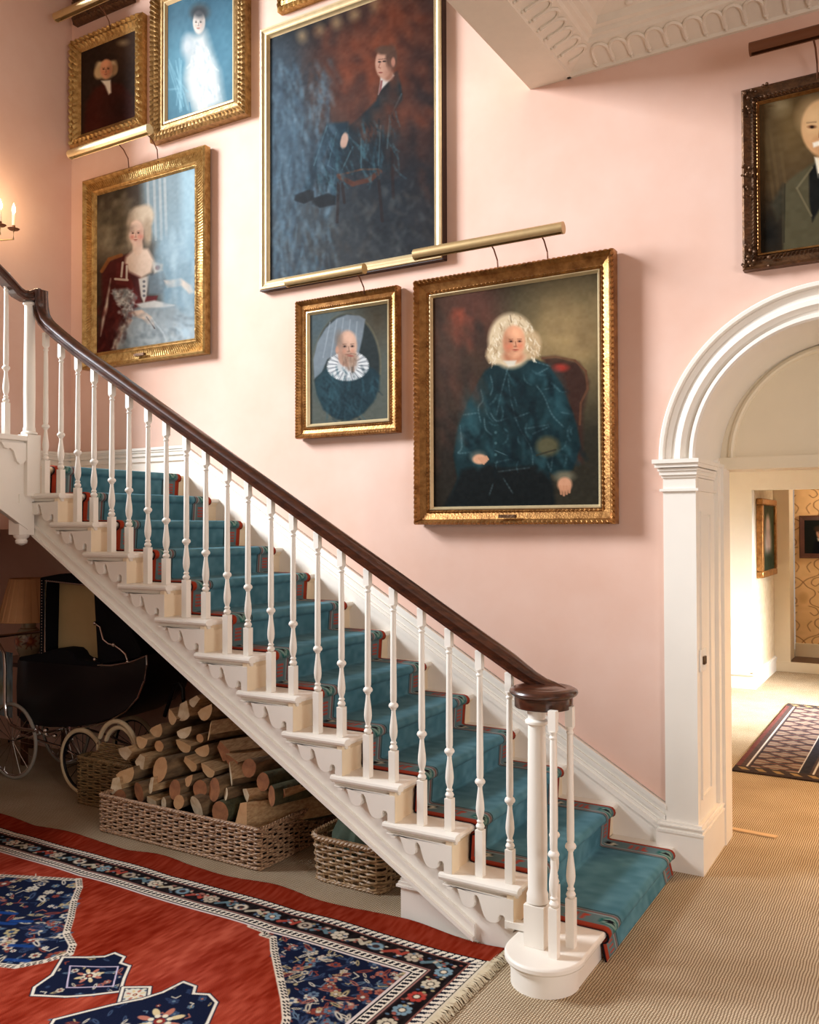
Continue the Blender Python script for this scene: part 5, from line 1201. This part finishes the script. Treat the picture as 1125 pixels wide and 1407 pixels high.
# ================================================================== HALL ITEMS
p = Paint(((-1.24, 9.03), (.3, 9.03), (.3, 6.39), (-1.24, 6.39)), 260, 420, (70, 60, 58)); XX, YY = p.X, p.Y
fx = XX + 1.24; fy = np.minimum(YY - 6.39, 9.03 - YY); d = np.minimum(fx, fy)
zz_ = np.abs(((YY * 4.2) % 1) - .5) * 2; dia = np.abs(fx - .23) / .13 + 0 * zz_
p.C[...] = (76, 60, 56)
m1 = (fx > .09) & (fx < .40); p.C[m1] = (140, 126, 112)
lat = (np.abs(((YY * 5.0 + fx * 4) % 1) - .5) < .13) | (np.abs(((YY * 5.0 - fx * 4) % 1) - .5) < .13); p.C[m1 & lat] = (60, 54, 56)
lat2 = (np.abs(((YY * 15.0) % 1) - .5) < .12); p.C[m1 & lat2] = (112, 66, 58)
for a, b, c in ((.0, .03, (104, 58, 52)), (.07, .08, (210, 204, 196)), (.09, .10, (30, 30, 36)), (.40, .41, (210, 204, 196)), (.41, .47, (44, 42, 50)), (.49, .50, (210, 204, 196)), (.56, .57, (210, 204, 196))): p.C[(fx >= a) & (fx < b)] = c
p.C[(fx > .57) & (fy > .42)] = (142, 48, 34)
e1 = (fy < .14); p.C[e1] = (58, 46, 44); e2 = (fy > .05) & (fy < .11) & (((XX * 9 + YY * 6) % 1) < .45); p.C[e2] = (150, 124, 84)
p.noise(120, 180, 16, 6)
rg = p.mesh('kilim_rug', ((-1.24, 9.03, .012), (.3, 9.03, .012), (.3, 6.39, .012), (-1.24, 6.39, .012)), vmat('kilim_wool', .95, .4, 260, spec=.1))
tag(rg, 'grey and dark red patterned kilim rug on the floor of the hall beyond the arch', 'rug')
so = rg.modifiers.new('pile', 'SOLIDIFY'); so.thickness = .010; so.offset = -1
tag(MB().prism([(-1.0, 5.15), (-.775, 5.13), (-.765, 5.17), (-1.0, 5.19)], 'Z', 0.0, .010).build('threshold_strip', mat('pale_wood_strip', (206, 172, 128), .6, var=.1), None, bevel=.002), 'short pale wood strip on the floor at the foot of the arch reveal', 'floor strip')
# switch plate
t = thing('light_switch', 'white switch plate with a brass toggle on the reveal of the arch', 'switch', (-1.009, 4.515, .965))
MB().box(-1.017, -1.009, 4.475, 4.60, .965, 1.075).build('plate', mat('switch_white', (240, 238, 232), .3), t, bevel=.003)
MB().box(-1.010, -.998, 4.515, 4.56, 1.0, 1.04).build('toggle', mat('dark_brass', (96, 74, 52), .35, .8), t, bevel=.003)
# picture on the passage wall, seen edge-on, with a small picture light
t = thing('framed_picture', 'tall gilt-framed picture seen nearly edge-on on the passage wall', 'painting', (-1.655, 10.3, 1.12))
m = MB(); y0, y1, z0, z1 = 9.80 + .1, 10.85, 1.13, 1.97
for a, b, c, d in ((y0, y1, z0, z0 + .07), (y0, y1, z1 - .07, z1), (y0, y0 + .08, z0 + .07, z1 - .07), (y1 - .08, y1, z0 + .07, z1 - .07)): m.box(-1.655, -1.585, a, b, c, d)
m.build('frame', M_GOLD3, t, bevel=.012)
p = Paint(((0, 0), (100, 0), (100, 100), (0, 100)), 60, 60, (56, 66, 44)); p.ell(50, 30, 16, 14, (206, 176, 160), .4).ell(50, 60, 26, 34, (190, 170, 160), .5).ell(50, 88, 50, 16, (40, 54, 40), .5).noise(12, 12, 20, 3)
p.mesh('canvas', ((-1.61, y0 + .07, z1 - .07), (-1.61, y1 - .07, z1 - .07), (-1.61, y1 - .07, z0 + .07), (-1.61, y0 + .07, z0 + .07)), M_CANVAS, t)
t = thing('framed_picture', 'small dark-framed portrait of a man in black on the damask wallpaper', 'painting', (-1.2, 11.6, 1.29))
frame_mesh(-1.445, -.98, 1.29, 1.80, [(0, 0), (0, .03), (.012, .036), (.03, .024), (.05, .020), (.06, .014)], 0, .05, (), 11.6).build('frame', mat('dark_mahogany_frame', (70, 36, 26), .35, c2=(98, 54, 36)), t)
p = Paint(((0, 0), (100, 0), (100, 100), (0, 100)), 60, 60, (26, 28, 26)); p.poly([(25, 100), (32, 66), (50, 56), (72, 66), (80, 100)], (14, 16, 22), 4).ell(50, 38, 13, 18, (176, 130, 104), .15).ell(45, 26, 15, 9, (60, 44, 34), .3).poly([(40, 54), (56, 56), (52, 64), (42, 62)], (206, 196, 184), 2).ell(46, 38, 2, 1.4, (30, 20, 18), .4).ell(54, 38, 2, 1.4, (30, 20, 18), .4)
p.mesh('canvas', ((-1.39, 11.584, 1.745), (-1.035, 11.584, 1.745), (-1.035, 11.584, 1.345), (-1.39, 11.584, 1.345)), M_CANVAS, t)

# ================================================================== LIGHT AND CAMERA
def area(name, loc, target, sx_, sy_, e, c, spread=180):
    l = bpy.data.lights.new(name, 'AREA'); l.shape = 'RECTANGLE'; l.size = sx_; l.size_y = sy_; l.energy = e; l.color = c; l.spread = math.radians(spread)
    o = bpy.data.objects.new(name, l); o.location = loc; COL.objects.link(o)
    o.rotation_euler = (Vector(target) - Vector(loc)).to_track_quat('-Z', 'Y').to_euler(); return o
area('stair_window_daylight', (-10.4, -.4, 6.8), (-2.0, 4.0, 2.5), 2.8, 3.0, 2600, (.88, .95, 1.02))
area('entrance_window_daylight', (2.9, .3, 1.9), (-1.5, 3.3, .6), 1.7, 1.9, 95, (.97, .98, 1.0))
area('hall_window_daylight', (1.6, 8.7, 1.7), (-1.6, 8.75, 0.3), 1.3, 1.0, 150, (.96, .98, 1.0), 60)
area('hall_lamp', (.3, 5.9, 2.1), (-.6, 5.7, 0), .4, .4, 24, (1, .62, .32), 110)
area('passage_lamp', (-.6, 11.2, 2.2), (-1.2, 11.4, 1), .3, .3, 8, (1, .84, .66))
wd = bpy.data.worlds.new('daylight'); sc.world = wd; wd.use_nodes = True
bg = wd.node_tree.nodes['Background']; bg.inputs['Color'].default_value = (1.0, .83, .68, 1); bg.inputs['Strength'].default_value = .38

cam = bpy.data.cameras.new('camera'); co = bpy.data.objects.new('camera', cam); COL.objects.link(co)
cam.sensor_fit = 'HORIZONTAL'; cam.sensor_width = 36; cam.lens = 36 * 1222.0 / 1125.0
yaw, pitch, roll = .5369, .0159, -.0029
F = Vector((-math.sin(yaw) * math.cos(pitch), math.cos(yaw) * math.cos(pitch), math.sin(pitch)))
R = Vector((math.cos(yaw), math.sin(yaw), 0)); U = R.cross(F)
R, U = R * math.cos(roll) + U * math.sin(roll), -R * math.sin(roll) + U * math.cos(roll)
co.matrix_world = Matrix(((R.x, U.x, -F.x, 0), (R.y, U.y, -F.y, 0), (R.z, U.z, -F.z, H), (0, 0, 0, 1)))
sc.camera = co
sc.view_settings.view_transform = 'Standard'; sc.view_settings.look = 'None'; sc.view_settings.gamma = 1; sc.view_settings.use_curve_mapping = False
sc.view_settings.exposure = 0.0
